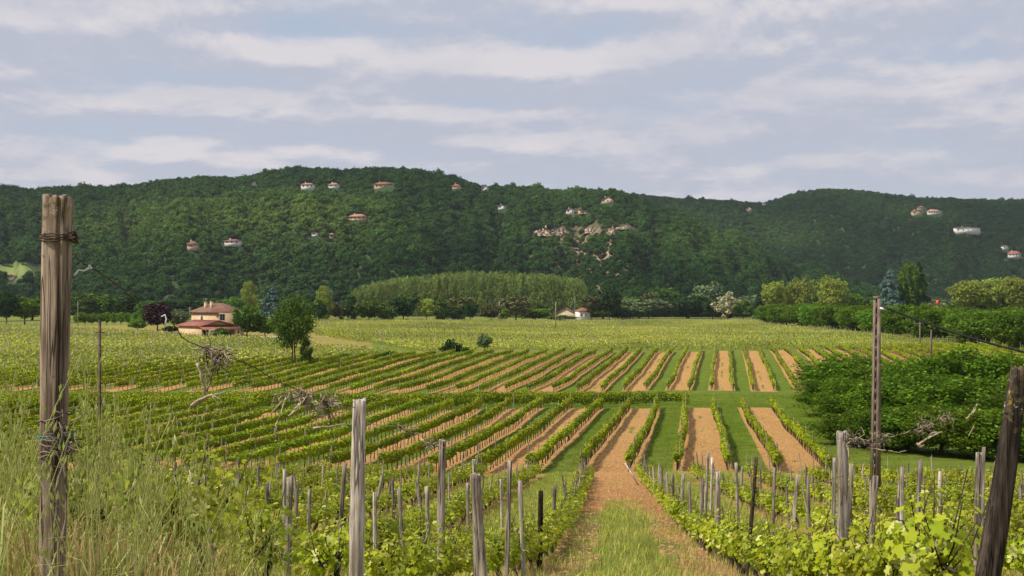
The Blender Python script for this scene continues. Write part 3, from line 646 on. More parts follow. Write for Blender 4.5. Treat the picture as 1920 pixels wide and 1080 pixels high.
# ------------------------------------------------------------------ individual trees of the valley
TL = [  # px, base_y, w, h, kind, shape, label
 (12, 609, 50, 62, 'dark', 'round', 'dark tree at the far left edge behind the oat heads'),
 (46, 609, 52, 50, 'bright', 'round', 'bright green round tree left of the big fence post'),
 (92, 605, 60, 56, 'mid', 'round', 'green tree showing behind the big fence post'),
 (160, 601, 58, 50, 'mid', 'round', 'first dome-shaped tree right of the big fence post'),
 (198, 601, 52, 48, 'mid', 'dome', 'broad olive green tree behind the young orchard row'),
 (238, 601, 54, 46, 'dark', 'round', 'dark tree behind the right end of the orchard row'),
 (276, 602, 40, 34, 'mid', 'round', 'low green tree left of the purple-leaved tree'),
 (257, 619, 34, 22, 'bright', 'dome', 'bright green shrub left of the purple-leaved tree'),
 (295, 624, 54, 56, 'purple', 'round', 'dark purple-leaved tree left of the farmhouse'),
 (336, 614, 42, 34, 'pale', 'dome', 'pale round bush between purple tree and farmhouse'),
 (322, 624, 34, 13, 'brown', 'dome', 'low brownish shrub under the purple tree'),
 (398, 634, 16, 18, 'cream', 'dome', 'small white-flowering shrub at the left porch post'),
 (416, 634, 26, 20, 'mid', 'dome', 'rounded bush growing in front of the porch'),
 (440, 598, 36, 40, 'bright', 'round', 'bright tree rising behind the farmhouse roof'),
 (467, 598, 36, 68, 'yellow', 'column', 'tall pale poplar behind the farmhouse trees'),
 (432, 590, 40, 30, 'mid', 'round', 'green tree top behind the right end of the farmhouse roof'),
 (463, 635, 50, 60, 'mid', 'round', 'olive tree shading the right end of the farmhouse'),
 (484, 618, 22, 50, 'yellow', 'cone', 'golden green conifer left of the blue spruce'),
 (497, 635, 44, 38, 'bright', 'round', 'small bright round tree in front of the blue spruce'),
 (511, 622, 56, 84, 'blue', 'cone', 'blue-grey spruce right of the farmhouse'),
 (606, 604, 40, 66, 'yellow', 'column', 'tall pale poplar right of the lone field tree'),
 (598, 606, 30, 40, 'dark', 'round', 'dark tree at the base of the tall pale poplar'),
 (636, 604, 42, 32, 'brown', 'round', 'brownish budding tree at the far vineyard edge, leftmost'),
 (661, 604, 26, 48, 'dark', 'column', 'narrow dark tree at the left end of the poplar plantation'),
 (692, 604, 52, 40, 'mid', 'round', 'mid green tree in front of the left part of the plantation'),
 (722, 604, 36, 28, 'bright', 'dome', 'bright low bush left of the first field pole'),
 (757, 604, 50, 50, 'dark', 'round', 'big dark tree just right of the first field pole'),
 (800, 604, 34, 42, 'yellow', 'round', 'light green tree between the first two field poles'),
 (828, 604, 34, 44, 'mid', 'column', 'loose mid green tree behind the second field pole'),
 (853, 604, 38, 26, 'dark', 'dome', 'dark low bush right of the second field pole'),
 (866, 601, 56, 44, 'brown', 'round', 'reddish brown budding tree behind dark bushes'),
 (882, 604, 28, 38, 'dark', 'round', 'dark round tree left of the lamp-topped pole'),
 (921, 604, 38, 34, 'brown', 'round', 'brown tree just left of the lamp-topped pole'),
 (967, 602, 60, 46, 'brown', 'round', 'wide brownish tree right of the lamp-topped pole'),
 (944, 603, 22, 24, 'bright', 'dome', 'small bright bush under the lamp-topped pole'),
 (1003, 602, 64, 24, 'bright', 'dome', 'low bright hedge clump left of the barn'),
 (1050, 601, 50, 10, 'mid', 'dome', 'low hedge in front of the barn wall'),
 (1016, 597, 34, 42, 'dark', 'round', 'dark tree in the poplars left of the barn'),
 (1108, 600, 40, 44, 'brown', 'vase', 'thin brown tree in front of the white cottage'),
 (1090, 591, 18, 22, 'cream', 'round', 'small blossoming tree behind the cottage roof'),
 (1142, 600, 46, 60, 'dark', 'round', 'tall dark tree right of the white cottage'),
 (1168, 600, 42, 20, 'dark', 'dome', 'dark low bush right of the tall dark tree'),
 (1186, 595, 50, 38, 'mid', 'round', 'mid green tree beyond the low dark bush'),
 (1216, 597, 40, 46, 'brown', 'vase', 'brown-green tree with a visible trunk on the grass bank'),
 (1246, 590, 56, 50, 'mid', 'round', 'grey-green tree behind the grass bank'),
 (1277, 595, 36, 26, 'brown', 'vase', 'low brown umbrella-shaped tree on the bank'),
 (1322, 590, 66, 56, 'pale', 'round', 'large pale tree in the background left of the blossoming tree'),
 (1336, 599, 38, 36, 'dark', 'round', 'dark bush left of the cream blossoming tree'),
 (1365, 599, 48, 44, 'cream', 'dome', 'round tree covered in cream blossom'),
 (1394, 599, 36, 34, 'mid', 'round', 'green bush right of the cream blossoming tree'),
 (1428, 602, 30, 66, 'conifer', 'cone', 'dark conifer at the left end of the tall garden trees'),
 (1450, 602, 46, 72, 'yellow', 'round', 'yellow-green round tree, first of three tall ones'),
 (1498, 602, 46, 76, 'yellow', 'round', 'yellow-green round tree, second of three tall ones'),
 (1512, 598, 50, 84, 'pale', 'cone', 'blue-grey conifer between the second and third yellow-green trees'),
 (1561, 602, 58, 80, 'yellow', 'round', 'yellow-green round tree, largest and third of three'),
 (1604, 602, 36, 50, 'bright', 'round', 'smaller bright tree right of the three tall ones'),
 (1626, 602, 22, 38, 'purple', 'column', 'small dark purple tree left of the large blue spruce'),
 (1668, 604, 54, 98, 'blue', 'cone', 'large blue-grey spruce on the right side'),
 (1704, 604, 50, 102, 'mid', 'round', 'tall green tree behind the large blue spruce'),
 (1723, 604, 40, 112, 'conifer', 'cone', 'tall dark green spruce right of the tall green tree'),
 (1762, 604, 34, 36, 'cream', 'round', 'small pale-flowering tree right of the dark spruce'),
 (1782, 602, 36, 34, 'dark', 'round', 'low dark tree between flowering tree and willows'),
 (1816, 604, 66, 76, 'yellow', 'vase', 'loose yellowish willow, leftmost of three'),
 (1858, 604, 62, 80, 'yellow', 'vase', 'loose yellowish willow, middle of three'),
 (1905, 604, 56, 82, 'yellow', 'vase', 'loose yellowish willow at the right frame edge'),
 (1886, 604, 26, 54, 'conifer', 'cone', 'dark pointed conifer in front of the willows'),
 (845, 664, 36, 26, 'dark', 'dome', 'dark round bush at the top of the sloping rows'),
 (870, 664, 26, 14, 'mid', 'dome', 'low green bush beside the dark round bush'),
 (908, 662, 30, 34, 'pale', 'vase', 'thin pale bush right of the dark round bush'),
 (729, 675, 18, 17, 'mid', 'dome', 'small bush at the corner of the grass meadow'),
 (706, 676, 22, 11, 'bright', 'dome', 'low green clump left of the small corner bush'),
 (812, 612, 46, 7, 'dark', 'dome', 'low dark mound of shrubs among the far vines'),
]
for (px, py, wp, hp_, kind, shape, lab) in TL:
    tf = .03 if shape in ('dome', 'cone') else (.10 if shape == 'column' else .14)
    nm = 'shrub' if shape == 'dome' and hp_ < 36 else None
    treepx(px, py, wp*1.12, hp_, kind, lab, shape=shape, q='mid' if hp_ > 60 else 'far', trunkf=.22 if shape == 'vase' else tf, name=nm, cat='shrub' if nm else 'tree')
treepx(551, 688, 84, 122, 'mid', 'lone green tree with two dark stems standing in the left field', shape='round', q='near', multi=2, trunkf=.20)
treepx(574, 689, 30, 52, 'mid', 'leafy shrub growing against the stems of the lone field tree', shape='column', q='mid', trunkf=.02, name='shrub', cat='shrub')
for i in range(10):
    treepx(146+i*13.5, 610, 20, 22+rnd.uniform(-2, 3), 'bright', f'young green tree, {ordinal(i+1)} from left in the row beside the purple tree', shape='round', group='young trees in the orchard row', trunkf=.1)
for i in range(24):                            # tall hedge along the right of the plain
    t = i/23; D = 480*(1-t)+196*t; x = 97*(1-t)+92*t; x += rnd.uniform(-1, 1)+(3.5 if i % 2 else 0)
    hh = np.interp(D, [196, 300, 480], [7.6, 8.0, 8.2])*rnd.uniform(.92, 1.08)
    tree(x, D, gzf(x, D), rnd.uniform(10, 12.5), hh, 'thicket' if i % 3 else 'bright', f'bushy green tree, {ordinal(i+1)} from the far end of the long dense hedge', shape='round', q='mid', group='trees of the long dense hedge', trunkf=.02)
for i in range(14):                            # a second rank that fills the right edge
    D = 190+i*17; x = 102+rnd.uniform(0, 5)
    tree(x, D, gzf(x, D), 12, 7.6*rnd.uniform(.9, 1.08), 'thicket', f'back-rank tree of the long hedge, {ordinal(i+1)} from the right', shape='round', q='mid', group='trees of the back rank of the long hedge', trunkf=.02)
BW = ['behind the left edge trees', 'behind the orchard row', 'behind the farmhouse roof', 'behind the farmhouse conifers', 'left of the tall pale poplar', 'left of the poplar plantation', 'behind the white cottage', 'behind the mid green tree', 'left of the big pale tree', 'behind the cream blossoming tree', 'behind the dark left conifer', 'behind the three round trees', 'behind the large blue spruce', 'behind the small flowering tree', 'behind the middle willow', 'behind the rightmost willow', 'at the left frame edge', 'behind the right end of the orchard row', 'behind the purple-leaved tree', 'behind the blue-grey spruce']
for i, (px, D, wp, tp) in enumerate([(60, 520, 90, 565), (150, 560, 110, 560), (350, 560, 110, 562), (420, 600, 100, 560), (560, 620, 110, 566), (640, 600, 70, 572), (1130, 640, 90, 560), (1200, 660, 120, 556), (1290, 660, 120, 552), (1370, 680, 110, 556), (1440, 640, 110, 548), (1540, 620, 120, 548), (1640, 640, 120, 552), (1750, 640, 120, 556), (1850, 640, 130, 545), (1940, 620, 110, 545), (-10, 500, 80, 560), (220, 600, 120, 560), (300, 640, 100, 562), (500, 660, 110, 562)]):
    x = (px-CX)/F*D; tree(x, D, gzf(x, D), wp/F*D, (HY-tp)/F*D+8.5, ['mid', 'pale', 'dark'][i % 3], f'broad {["green", "pale", "dark"][i % 3]} hill-foot tree {BW[i]}', shape='round', q='mid', group='belt of trees at the foot of the hills', trunkf=.03)
# thicket on the right: px, D, width m, height m
TH = [(1548, 140, 5.5, 4.6, 'leftmost and lowest shrub of the back rank'), (1580, 128, 7.5, 6.0, 'domed left shrub of the back rank'), (1640, 125, 7.5, 4.7, 'low shrub behind the ladder pole'),
      (1700, 122, 8, 5.2, 'shrub right of the ladder pole in the back rank'), (1762, 112, 8, 5.6, 'shrub below the brown timber pole'), (1812, 105, 7.5, 6.9, 'tallest shrub of the back rank'),
      (1880, 108, 8, 6.2, 'shrub beside the tallest one'), (1940, 104, 8, 6.0, 'shrub of the back rank cut by the right frame edge'),
      (1556, 108, 5.5, 3.8, 'shrub overhanging the grass bank'), (1600, 100, 6, 4.2, 'shrub left of the ladder pole in the middle rank'), (1665, 96, 6.5, 4.6, 'bright shrub right behind the ladder pole'),
      (1735, 94, 7, 5.0, 'broad shrub in the middle of the thicket'), (1808, 90, 7, 4.9, 'shrub behind the forked dead twig'), (1880, 88, 7, 5.2, 'shrub left of the leaning dark post top'), (1945, 86, 7, 5.2, 'middle-rank shrub at the right frame edge'),
      (1594, 84, 4.5, 2.6, 'low front shrub at the left corner'), (1640, 82, 5, 3.0, 'low front shrub behind the ladder pole'), (1700, 80, 5.5, 3.4, 'front shrub right of the ladder pole'),
      (1765, 78, 5.5, 3.6, 'front shrub under the forked dead twig'), (1832, 76, 5.5, 3.5, 'front shrub near the white twig'), (1900, 75, 5.5, 3.6, 'front shrub behind the leaning dark post'), (1962, 75, 5.5, 3.6, 'front shrub at the right frame edge')]
for (px, D, wd, ht, lab) in TH:
    x = (px-CX)/F*D; tree(x, D, gzf(x, D), wd*1.12, ht*.90, 'thicket', 'dense green thicket: '+lab, shape='round', q='near', trunkf=.0, name='thicket_shrub', cat='shrub', group='shrubs of the thicket on the right')

# ------------------------------------------------------------------ vine rows of the two lane blocks
def rowpath(k, t, s_, u0, ynear, yfar, pxmin=90):
    ys_ = []; y = ynear
    while y < yfar:
        x = u0+s_*k+t*y
        if CX+F*x/y > pxmin and CX+F*x/y < 2000: ys_.append(y)
        y += 1.0
    return ys_
def vine_row(k, u0, s_, t, y0, y1, dens_, leaf, group, label, r, cw=.225, zl=.46, zh=1.02):
    L = y1-y0
    if L < 3: return
    nv = int(L); yc = y0+(np.arange(nv)+.5)*L/nv; xc = u0+s_*k+t*yc+.10*np.sin(yc*.13+k)+.05*np.sin(yc*.4+2*k)
    ox, oy = xc[0], yc[0]; oz = gzf(ox, oy)
    root = empty('vine_row', (ox, oy, oz), label=label, cat='vine row', group=group)
    n = int(nv*dens_); yy = r.uniform(y0, y1, n); ph = r.uniform(0, 6.28)
    pv_ = np.where(r.uniform(0, 1, nv+2) < .045, .25, r.uniform(.72, 1.18, nv+2)); vi = np.clip(((yy-y0)/L*nv).astype(int), 0, nv)
    fp_ = np.abs(((yy-y0)/L*nv) % 1-.5)*2; vig = (pv_[vi]*(1-.5*fp_)+.5*fp_*(pv_[vi]+pv_[np.clip(vi+np.where(((yy-y0)/L*nv) % 1 > .5, 1, -1), 0, nv)])/2)*(1-.10*fp_**3)
    xx = u0+s_*k+t*yy+.10*np.sin(yy*.13+k)+.05*np.sin(yy*.4+2*k)
    a = r.uniform(0, 6.283, n); q = np.sqrt(r.uniform(.25, 1, n))
    w_ = cw*vig*(1-.15*r.uniform(0, 1, n)); hc = (zh+zl)/2; hh = (zh-zl)/2*vig
    dx = np.cos(a)*q*w_; dz = np.sin(a)*q*hh; spike = (r.uniform(0, 1, n) < .06)*r.uniform(0, .22, n)
    P = np.stack([xx+dx-ox, yy-oy, gz(xx, yy)+hc+dz+spike-oz], 1)
    N = np.stack([np.cos(a)*.8, r.normal(0, .5, n), np.sin(a)*.8+.45], 1)+r.normal(0, .45, (n, 3))
    V, Qd = leafq(P, N, leaf*r.uniform(.7, 1.35, n), .85, r)
    mb = MB(); mb.add(V, Qd); mobj('foliage', mb.mesh('row_foliage', M['vinerow']), root)
    mb = MB(); zc = gz(xc, yc); h = zl+.12; rr = .035
    j = r.normal(0, .05, (nv, 2))
    base = np.stack([xc-ox, yc-oy, zc-oz-.05], 1); top = base+np.stack([j[:, 0], j[:, 1], np.full(nv, h)], 1)
    off = np.array([(math.cos(a_)*rr, math.sin(a_)*rr, 0) for a_ in (0, 2.1, 4.2)])
    V = np.concatenate([base[:, None]+off*1.3, top[:, None]+off*.8], 1).reshape(-1, 3); I = np.arange(nv)[:, None]*6
    Qd = np.concatenate([I+np.array([[a_, (a_+1) % 3, (a_+1) % 3+3, a_+3]]) for a_ in range(3)])
    mb.add(V, Qd); tr = mobj('vine_trunks', mb.mesh('row_trunks', M['vinebark']), root); tr['kind'] = 'stuff'
    return root
STAKES = []                                    # (x, y, z, height, width, dx, dy, material, row description)
for k in range(-27, 6):
    ys_ = [y for y in np.arange(66+rnd.uniform(0, 1.5), 121, .5) if -120 < CX+F*(U1+S1_*k+T1*y)/y < 1990 and y < b1far(U1+S1_*k+T1*y)]
    if not ys_: continue
    side = f'{ordinal(1-k)} left of the path' if k <= 0 else f'{ordinal(k)} right of the path'
    lab = f'vine row of the middle block, {side}'
    vine_row(k, U1, S1_, T1, ys_[0], ys_[-1], 175, .155, 'vine rows of the middle block', lab, rg)
    y = ys_[0]+.2
    while y < ys_[-1]+.6:
        x = U1+S1_*k+T1*y; STAKES.append((x, y, rnd.uniform(1.25, 1.55), rnd.uniform(.05, .075), rnd.uniform(-.06, .06), rnd.uniform(-.06, .06), 'post', f'in the middle-block row {side}')); y += rnd.uniform(4.2, 5.6)
for k in range(-34, 33):
    ys_ = [y for y in np.arange(120, 270, .5) if -120 < CX+F*(U2+S2_*k+T2*y)/y < 2000 and b2near(U2+S2_*k+T2*y) < y < b2far(U2+S2_*k+T2*y)]
    if not ys_: continue
    n_ = k+29
    lab = f'vine row on the rising slope, {ordinal(1-k)} left of the widest ochre lane' if k <= 0 else f'vine row on the rising slope, {ordinal(min(k, 30))} right of the widest ochre lane' + (', behind the thicket' if k > 6 else '')
    if k == 32: lab = 'last vine row on the rising slope at the right frame edge'
    if k == 31: lab = 'last but one vine row on the rising slope near the right frame edge'
    vine_row(k, U2, S2_, T2, ys_[0]+rnd.uniform(0, 2), ys_[-1]-rnd.uniform(0, 3), 95, .20, 'vine rows on the rising slope', lab, rg, cw=.26)
    y = ys_[0]+.2
    while y < ys_[-1]+.6:
        x = U2+S2_*k+T2*y; STAKES.append((x, y, rnd.uniform(1.3, 1.6), .06, rnd.uniform(-.05, .05), rnd.uniform(-.05, .05), 'post', 'far')); y += rnd.uniform(5, 7)
# two rows running across, at the foot of the rising slope
for q_, (yb, xa, xb) in enumerate(((126, -46, 17.5), (129.5, -46, 12), (122.5, -50, -22))):
    n = int((xb-xa)*300); xx = rg.uniform(xa, xb, n); yy = yb-.5*np.clip(15-xx, 0, 30)*.9+.3*np.sin(xx*.2); a = rg.uniform(0, 6.283, n); qq = np.sqrt(rg.uniform(.2, 1, n))
    vg = 1+.15*np.sin(xx*1.1)+.1*np.sin(xx*2.7); ox, oy = (xa+xb)/2, yb-10; oz = gzf(ox, oy)
    P = np.stack([xx-ox, yy+np.cos(a)*qq*.35*vg-oy, gz(xx, yy)+.80+np.sin(a)*qq*.58*vg-oz], 1); N = np.stack([rg.normal(0, .5, n), np.cos(a)*.8, np.sin(a)*.8+.4], 1)+rg.normal(0, .45, (n, 3))
    V, Qd = leafq(P, N, .16*rg.uniform(.7, 1.3, n), .85); mb = MB(); mb.add(V, Qd)
    root = empty('cross_vine_row', (ox, oy, oz), label=['dark green vine row running across between the two blocks, front one', 'dark green vine row running across between the two blocks, rear one', 'short vine row running across at the far left under the rear ones'][q_], cat='vine row')
    mobj('foliage', mb.mesh('row_foliage', M['vinerow']), root)
    for xq in np.arange(xa, xb, 4.5): STAKES.append((float(xq), float(yb-.5*np.clip(15-xq, 0, 30)*.9), 1.5, .06, rnd.uniform(-.05, .05), 0, 'post', 'in the vine row running across between the two blocks'))

# ------------------------------------------------------------------ far vineyards (no one could count the vines)
fv = []
for i in range(4):
    r = np.random.default_rng(300+i); n = 34; P = np.stack([r.normal(0, .22, n), r.normal(0, .42, n), r.uniform(.35, 1.0, n)], 1)
    V, Qd = leafq(P, r.normal(size=(n, 3))+np.array([0, 0, .4]), .26*r.uniform(.6, 1.2, n), .9, r); b = MB(); b.add(V, Qd); b.tube([(0, 0, -.1), (.02, 0, .6)], .035, 4); fv.append(protoobj('distant_vine', b.mesh('distant_vine', M['vinefar'])))
st_m = (lambda b: (b.tube([(0, 0, -.1), (0, 0, 1)], .5, 4), b.mesh('distant_stake', M['palepost']))[1])(MB())
def far_field(name, poly, ang, sp, step, label, stakes):
    """rows at angle ang (radians from +Y) filling a ground polygon given in (x,y)"""
    poly = np.array(poly); c, s_ = math.cos(ang), math.sin(ang)
    ux = poly[:, 0]*c-poly[:, 1]*s_; vx = poly[:, 0]*s_+poly[:, 1]*c
    U, Vv = np.meshgrid(np.arange(ux.min(), ux.max(), sp), np.arange(vx.min(), vx.max(), step)); U = U.ravel()+rg.normal(0, .05, U.size); Vv = Vv.ravel()+rg.uniform(-.15, .15, Vv.size)
    x = U*c+Vv*s_; y = -U*s_+Vv*c; ins = np.zeros(len(x), bool); j = len(poly)-1
    for i in range(len(poly)):
        xi, yi = poly[i]; xj, yj = poly[j]; cond = ((yi > y) != (yj > y)) & (x < (xj-xi)*(y-yi)/(yj-yi+1e-9)+xi); ins ^= cond; j = i
    ins &= rg.uniform(0, 1, len(x)) > .05
    x, y = x[ins], y[ins]; n = len(x); sc_ = rg.uniform(.75, 1.2, n)
    instancer(name, np.stack([x, y, gz(x, y)], 1), np.stack([np.zeros(n), np.zeros(n), np.full(n, -ang)+rg.integers(0, 2, n)*math.pi], 1), np.stack([sc_, sc_, sc_*rg.uniform(.85, 1.15, n)], 1), rg.integers(0, 4, n), rg.uniform(0, 1, n), fv, label=label)
    m_ = rg.uniform(0, 1, n) < stakes; x, y = x[m_], y[m_]; print(name, n, len(x)); return np.stack([x, y], 1)
def W_(px, py): a = hit(px, py); return (a[0], a[1])
fs = []
fs.append(far_field('distant_vineyard', [W_(592, 629), W_(700, 645), W_(815, 664), W_(900, 659), W_(1000, 657), W_(1500, 656), (96, 262), (100, 215), (92, 250), (92, 470), W_(1420, 603), W_(592, 603.5)], R(-78), 2.1, 1.15, 'wide pale green vineyard filling the plain', .11))
fs.append(far_field('left_vineyard', [W_(-60, 712), W_(200, 706), W_(420, 690), W_(560, 683), W_(755, 668), W_(700, 664), W_(590, 655), W_(520, 640), W_(455, 638), W_(380, 637), W_(330, 633), W_(260, 625), W_(-60, 611)], R(24), 2.0, 1.15, 'pale vineyard in front of the farmhouse on the left', .16))
fs.append(far_field('back_vineyard', [W_(1190, 594), W_(1330, 594), W_(1330, 586), W_(1200, 587)], R(80), 3, 1.4, 'strip of vines beyond the low bank', .0))
FS = np.concatenate(fs)

# ------------------------------------------------------------------ near vines
def vine_meshes(seed, near):
    r = np.random.default_rng(seed); n = 364 if near else 221
    C = []; mb2 = MB(); rr = random.Random(seed)
    sh = [(rr.uniform(-.5, .5), rr.uniform(-.16, .16), rr.choice((.6, .68, .75, .8, .95))*rr.uniform(.9, 1.05)) for _ in range(13)]
    P = []
    for (sy, sx, sh_) in sh:
        m_ = n//13; t = r.uniform(0, 1, m_); px = sx*.5+sx*t*1.1+r.normal(0, .07, m_); py = sy*.9+.12*(t-.5)*rr.uniform(-1, 1)+r.normal(0, .06, m_); pz = .30+(sh_-.34)*t*.92+r.normal(0, .03, m_)
        P.append(np.stack([px, py, pz], 1)); mb2.tube([(0, sy*.6, .38), (sx*.6, sy*.85, .55), (sx*1.3, sy*.92, sh_*.98)], [.006, .005, .003], 4)
    P = np.concatenate(P); out = P-np.array([0, 0, .55]); out[:, 1] *= .2; out[:, 0] *= 3; N = unit(out)+r.normal(0, .55, P.shape)+np.array([-.1, -.25, .85])
    size = (.082 if near else .10)*r.uniform(.5, 1.25, len(P)); size = np.where(P[:, 2] > .74, size*.6, size)
    mb = MB()
    if near: V, T = vineleaf(P, N, size, r); mb.add(V, None, T)
    else: V, Qd = leafq(P, N, size*1.08, .9, r); mb.add(V, Qd)
    fol = mb.mesh('vine_foliage', M['vine'])
    for v_ in ([(0, 0, -.1), (.03, .02, .1), (-.02, .05, .24), (.01, .02, .36), (.0, rr.choice((-1, 1))*.1, .42), (0, rr.choice((-1, 1))*.4, .43)],): mb2.tube(v_, [.042, .034, .03, .034, .022, .010], 7)
    mb2.tube([(.01, .02, .34), (0, -.15, .42), (0, -.42, .44)], [.024, .018, .008], 6)
    return fol, mb2.mesh('vine_trunk', M['vinebark'], True)
VN = [vine_meshes(500+i, True) for i in range(8)]; VF = [vine_meshes(600+i, False) for i in range(6)]
cand = []
for k in range(-15, 13):
    y = {0: 6.4, 1: 6.6}.get(k, 7.0)
    while y < 62-(0 if k < 2 else min(3, (k-1)*.5)):
        x = float(rowx0(k, y)); px = CX+F*x/y; top = HY-F*(gzf(x, y)+1.0)/y
        if -40 < px < 1960 and top < 1085: cand.append((y, x, k))
        y += .98
cand.sort(); print('near vines', len(cand))
VC = []
for i, (y, x, k) in enumerate(cand):
    if rnd.random() < (.02 if y < 16 else .06 if k < 2 else .10): continue
    rz = -math.atan(T0)+rnd.choice((0, math.pi))+rnd.uniform(-.15, .15); s_ = rnd.uniform(.80, 1.08); VC.append((y, x, k, rz, s_))
def rowname(k): return f'{ordinal(1-k)} near row left of the path' if k <= 0 else f'{ordinal(k)} near row right of the path'
NC = {}
def nth(k): NC[k] = NC.get(k, 0)+1; return ordinal(NC[k])
for (y, x, k, rz, s_) in VC[:300]:
    o = empty('grapevine', (x, y, gzf(x, y)), rz, label=f'grapevine {nth(k)} from the near end, {rowname(k)}', cat='grapevine', group='grapevines of the near rows')
    e_ = np.interp(y, [5, 14, 24], [.84, 1.0, 1.15]); e2 = np.interp(y, [5, 14, 24], [.82, .90, .90]); o.scale = (s_*e_, s_*1.08, s_*e2)
    f_, t_ = rnd.choice(VN) if y < 27 else rnd.choice(VF); mobj('trunk', t_, o); mobj('foliage', f_, o)
rest = VC[300:]
pr = [];
for f_, t_ in VF: pr += [protoobj('vine_foliage', f_), protoobj('vine_trunk', t_)]
P_, Rr, Ss, Pk = [], [], [], []
for (y, x, k, rz, s_) in rest:
    v = rnd.randrange(6)
    for h in (0, 1): P_.append((x, y, gzf(x, y))); Rr.append((0, 0, rz)); Ss.append((s_*1.15, s_*1.08, s_*.9)); Pk.append((v, h))
names = sorted(o.name for o in pr); 
fo = sorted([o for o in pr if o.name.startswith('vine_foliage')], key=lambda o: o.name); tr_ = sorted([o for o in pr if o.name.startswith('vine_trunk')], key=lambda o: o.name)
pk = [v if h == 0 else 6+v for v, h in Pk]
instancer('grapevines', P_, Rr, Ss, pk, np.zeros(len(P_)), fo+tr_, label='the further grapevines of the near rows on the slope')

# ------------------------------------------------------------------ posts and stakes
def post_mesh(name, L, wb, wt, lean, mt, seed, square=.0, nseg=14, nring=16, rough=1.0, split=0):
    r = random.Random(seed); Vv = []; lx, ly = lean
    cr = [(r.uniform(0, 6.28), r.uniform(.05, .13), r.uniform(.15, .45)*split) for _ in range(7)]
    for j in range(nring):
        t = j/(nring-1); w_ = (wb*(1-t)+wt*t)/2
        for i in range(nseg):
            a = 2*math.pi*i/nseg; q = max(abs(math.cos(a)), abs(math.sin(a))); rad = w_*((1-square)+square*min(1.32, 1/q)*.93)
            nz = mnoise.noise(Vector((math.cos(a)*1.6+seed, math.sin(a)*1.6, t*L*2.4)))*.16+mnoise.noise(Vector((math.cos(a)*5+seed, math.sin(a)*5, t*L*3)))*.10
            rad *= 1+nz*rough
            for (ca, cw, cd) in cr:
                dd = abs((a-ca-.12*math.sin(t*5+ca)+math.pi) % (2*math.pi)-math.pi)
                if dd < cw*2: rad *= 1-cd*math.exp(-(dd/cw)**2)
            z = t*L-.35*(1-t)*0
            if j == nring-1: z += mnoise.noise(Vector((math.cos(a)*2+seed, math.sin(a)*2, 9)))*wt*.35*rough
            Vv.append((math.cos(a)*rad+lx*t+.25*wb*math.sin(t*3+seed)*.3, math.sin(a)*rad+ly*t, z-(.3 if j == 0 else 0)))
    n = nseg; Q = [(j*n+i, j*n+(i+1) % n, (j+1)*n+(i+1) % n, (j+1)*n+i) for j in range(nring-1) for i in range(n)]
    top = [(lx+(v[0]-lx)*.55, ly+(v[1]-ly)*.55, v[2]+.004*r.uniform(-1, 1)) for v in Vv[-n:]]; k0 = len(Vv)
    Vv += top+[(lx, ly, L-.004)]; Q += [(k0-n+i, k0-n+(i+1) % n, k0+(i+1) % n, k0+i) for i in range(n)]
    T = [(k0+i, k0+(i+1) % n, k0+n) for i in range(n)]
    b = MB(); b.add(Vv, Q, T); me = b.mesh(name, M[mt], True); return me
# big left post
D = 4.5; bxp, bzp = (100-CX)/F*D, -1.35; topz = (HY-369)/F*D; Lp = topz-bzp
bp = mobj('fence_post', post_mesh('big_post', Lp, .078, .098, ((110-98)/F*D, 0), 'bigpost', 3, square=.8, nseg=72, nring=70, rough=.45, split=.75), None, ((97-CX)/F*D, D, bzp))
tag(bp, 'tall thick weathered square fence post with rusty wire wraps at the left', 'fence post')
def px3(px, py, D): return Vector(((px-CX)/F*D, D, (HY-py)/F*D))
def wobble(pts, n, amp, r):
    out = []
    for i in range(len(pts)-1):
        a, b_ = Vector(pts[i]), Vector(pts[i+1])
        for j in range(n): out.append(a.lerp(b_, j/n)+Vector((r.uniform(-amp, amp), r.uniform(-amp, amp), r.uniform(-amp, amp))))
    return out+[Vector(pts[-1])]
def ringpts(px, py, D, wpx, turns=1.0, tilt=0.0, amp=.002, ph=0, dep=None):
    c = px3(px, py, D); rr = wpx/2/F*D; dep = dep or rr; n = int(26*turns)
    return [c+Vector((math.cos(ph+6.283*turns*i/n)*rr*1.06, math.sin(ph+6.283*turns*i/n)*dep*1.02, tilt*math.cos(ph+6.283*turns*i/n)*rr+rnd.uniform(-amp, amp)+.004*math.sin(i*.8))) for i in range(n+1)]
b = MB()
for dz, tl, ph in ((0, .05, 0), (4, -.1, 1), (-4, .12, 2), (8, -.03, 3)): b.tube(ringpts(109, 444+dz, D, 61, 1.0, tl, .002, ph, .055), .0028, 6)
for _ in range(6):
    c = px3(139, 446, D-.02); b.tube([c+Vector((rnd.uniform(-.012, .012), rnd.uniform(-.02, .02), rnd.uniform(-.02, .02))) for _ in range(5)], .0026, 5)
wl1 = mobj('wire_wrap', b.mesh('wire_wrap', M['rust']), bp); wl1.matrix_parent_inverse = Matrix.Translation(-bp.location)
b = MB()
for dz, tl, ph in ((0, .06, 0), (3, .0, 1)): b.tube(ringpts(105, 817+dz, D, 60, 1.0, tl, .002, ph, .055), .0028, 6)
t_ = mobj('green_twine', b.mesh('green_twine', M['twine']), bp); t_.matrix_parent_inverse = Matrix.Translation(-bp.location)
b = MB()
for py, tl in ((783, .25), (826, -.1), (846, .05), (852, .1), (835, -.3)): b.tube(ringpts(106, py, D, 60, 1.0, tl, .003, rnd.uniform(0, 6), .055), .0022, 6)
for _ in range(16):
    c = px3(rnd.uniform(95, 145), rnd.uniform(785, 860), D-.07); b.tube([c+Vector((rnd.uniform(-.04, .04), rnd.uniform(-.02, .02), rnd.uniform(-.05, .05))) for _ in range(5)], .0022, 5)
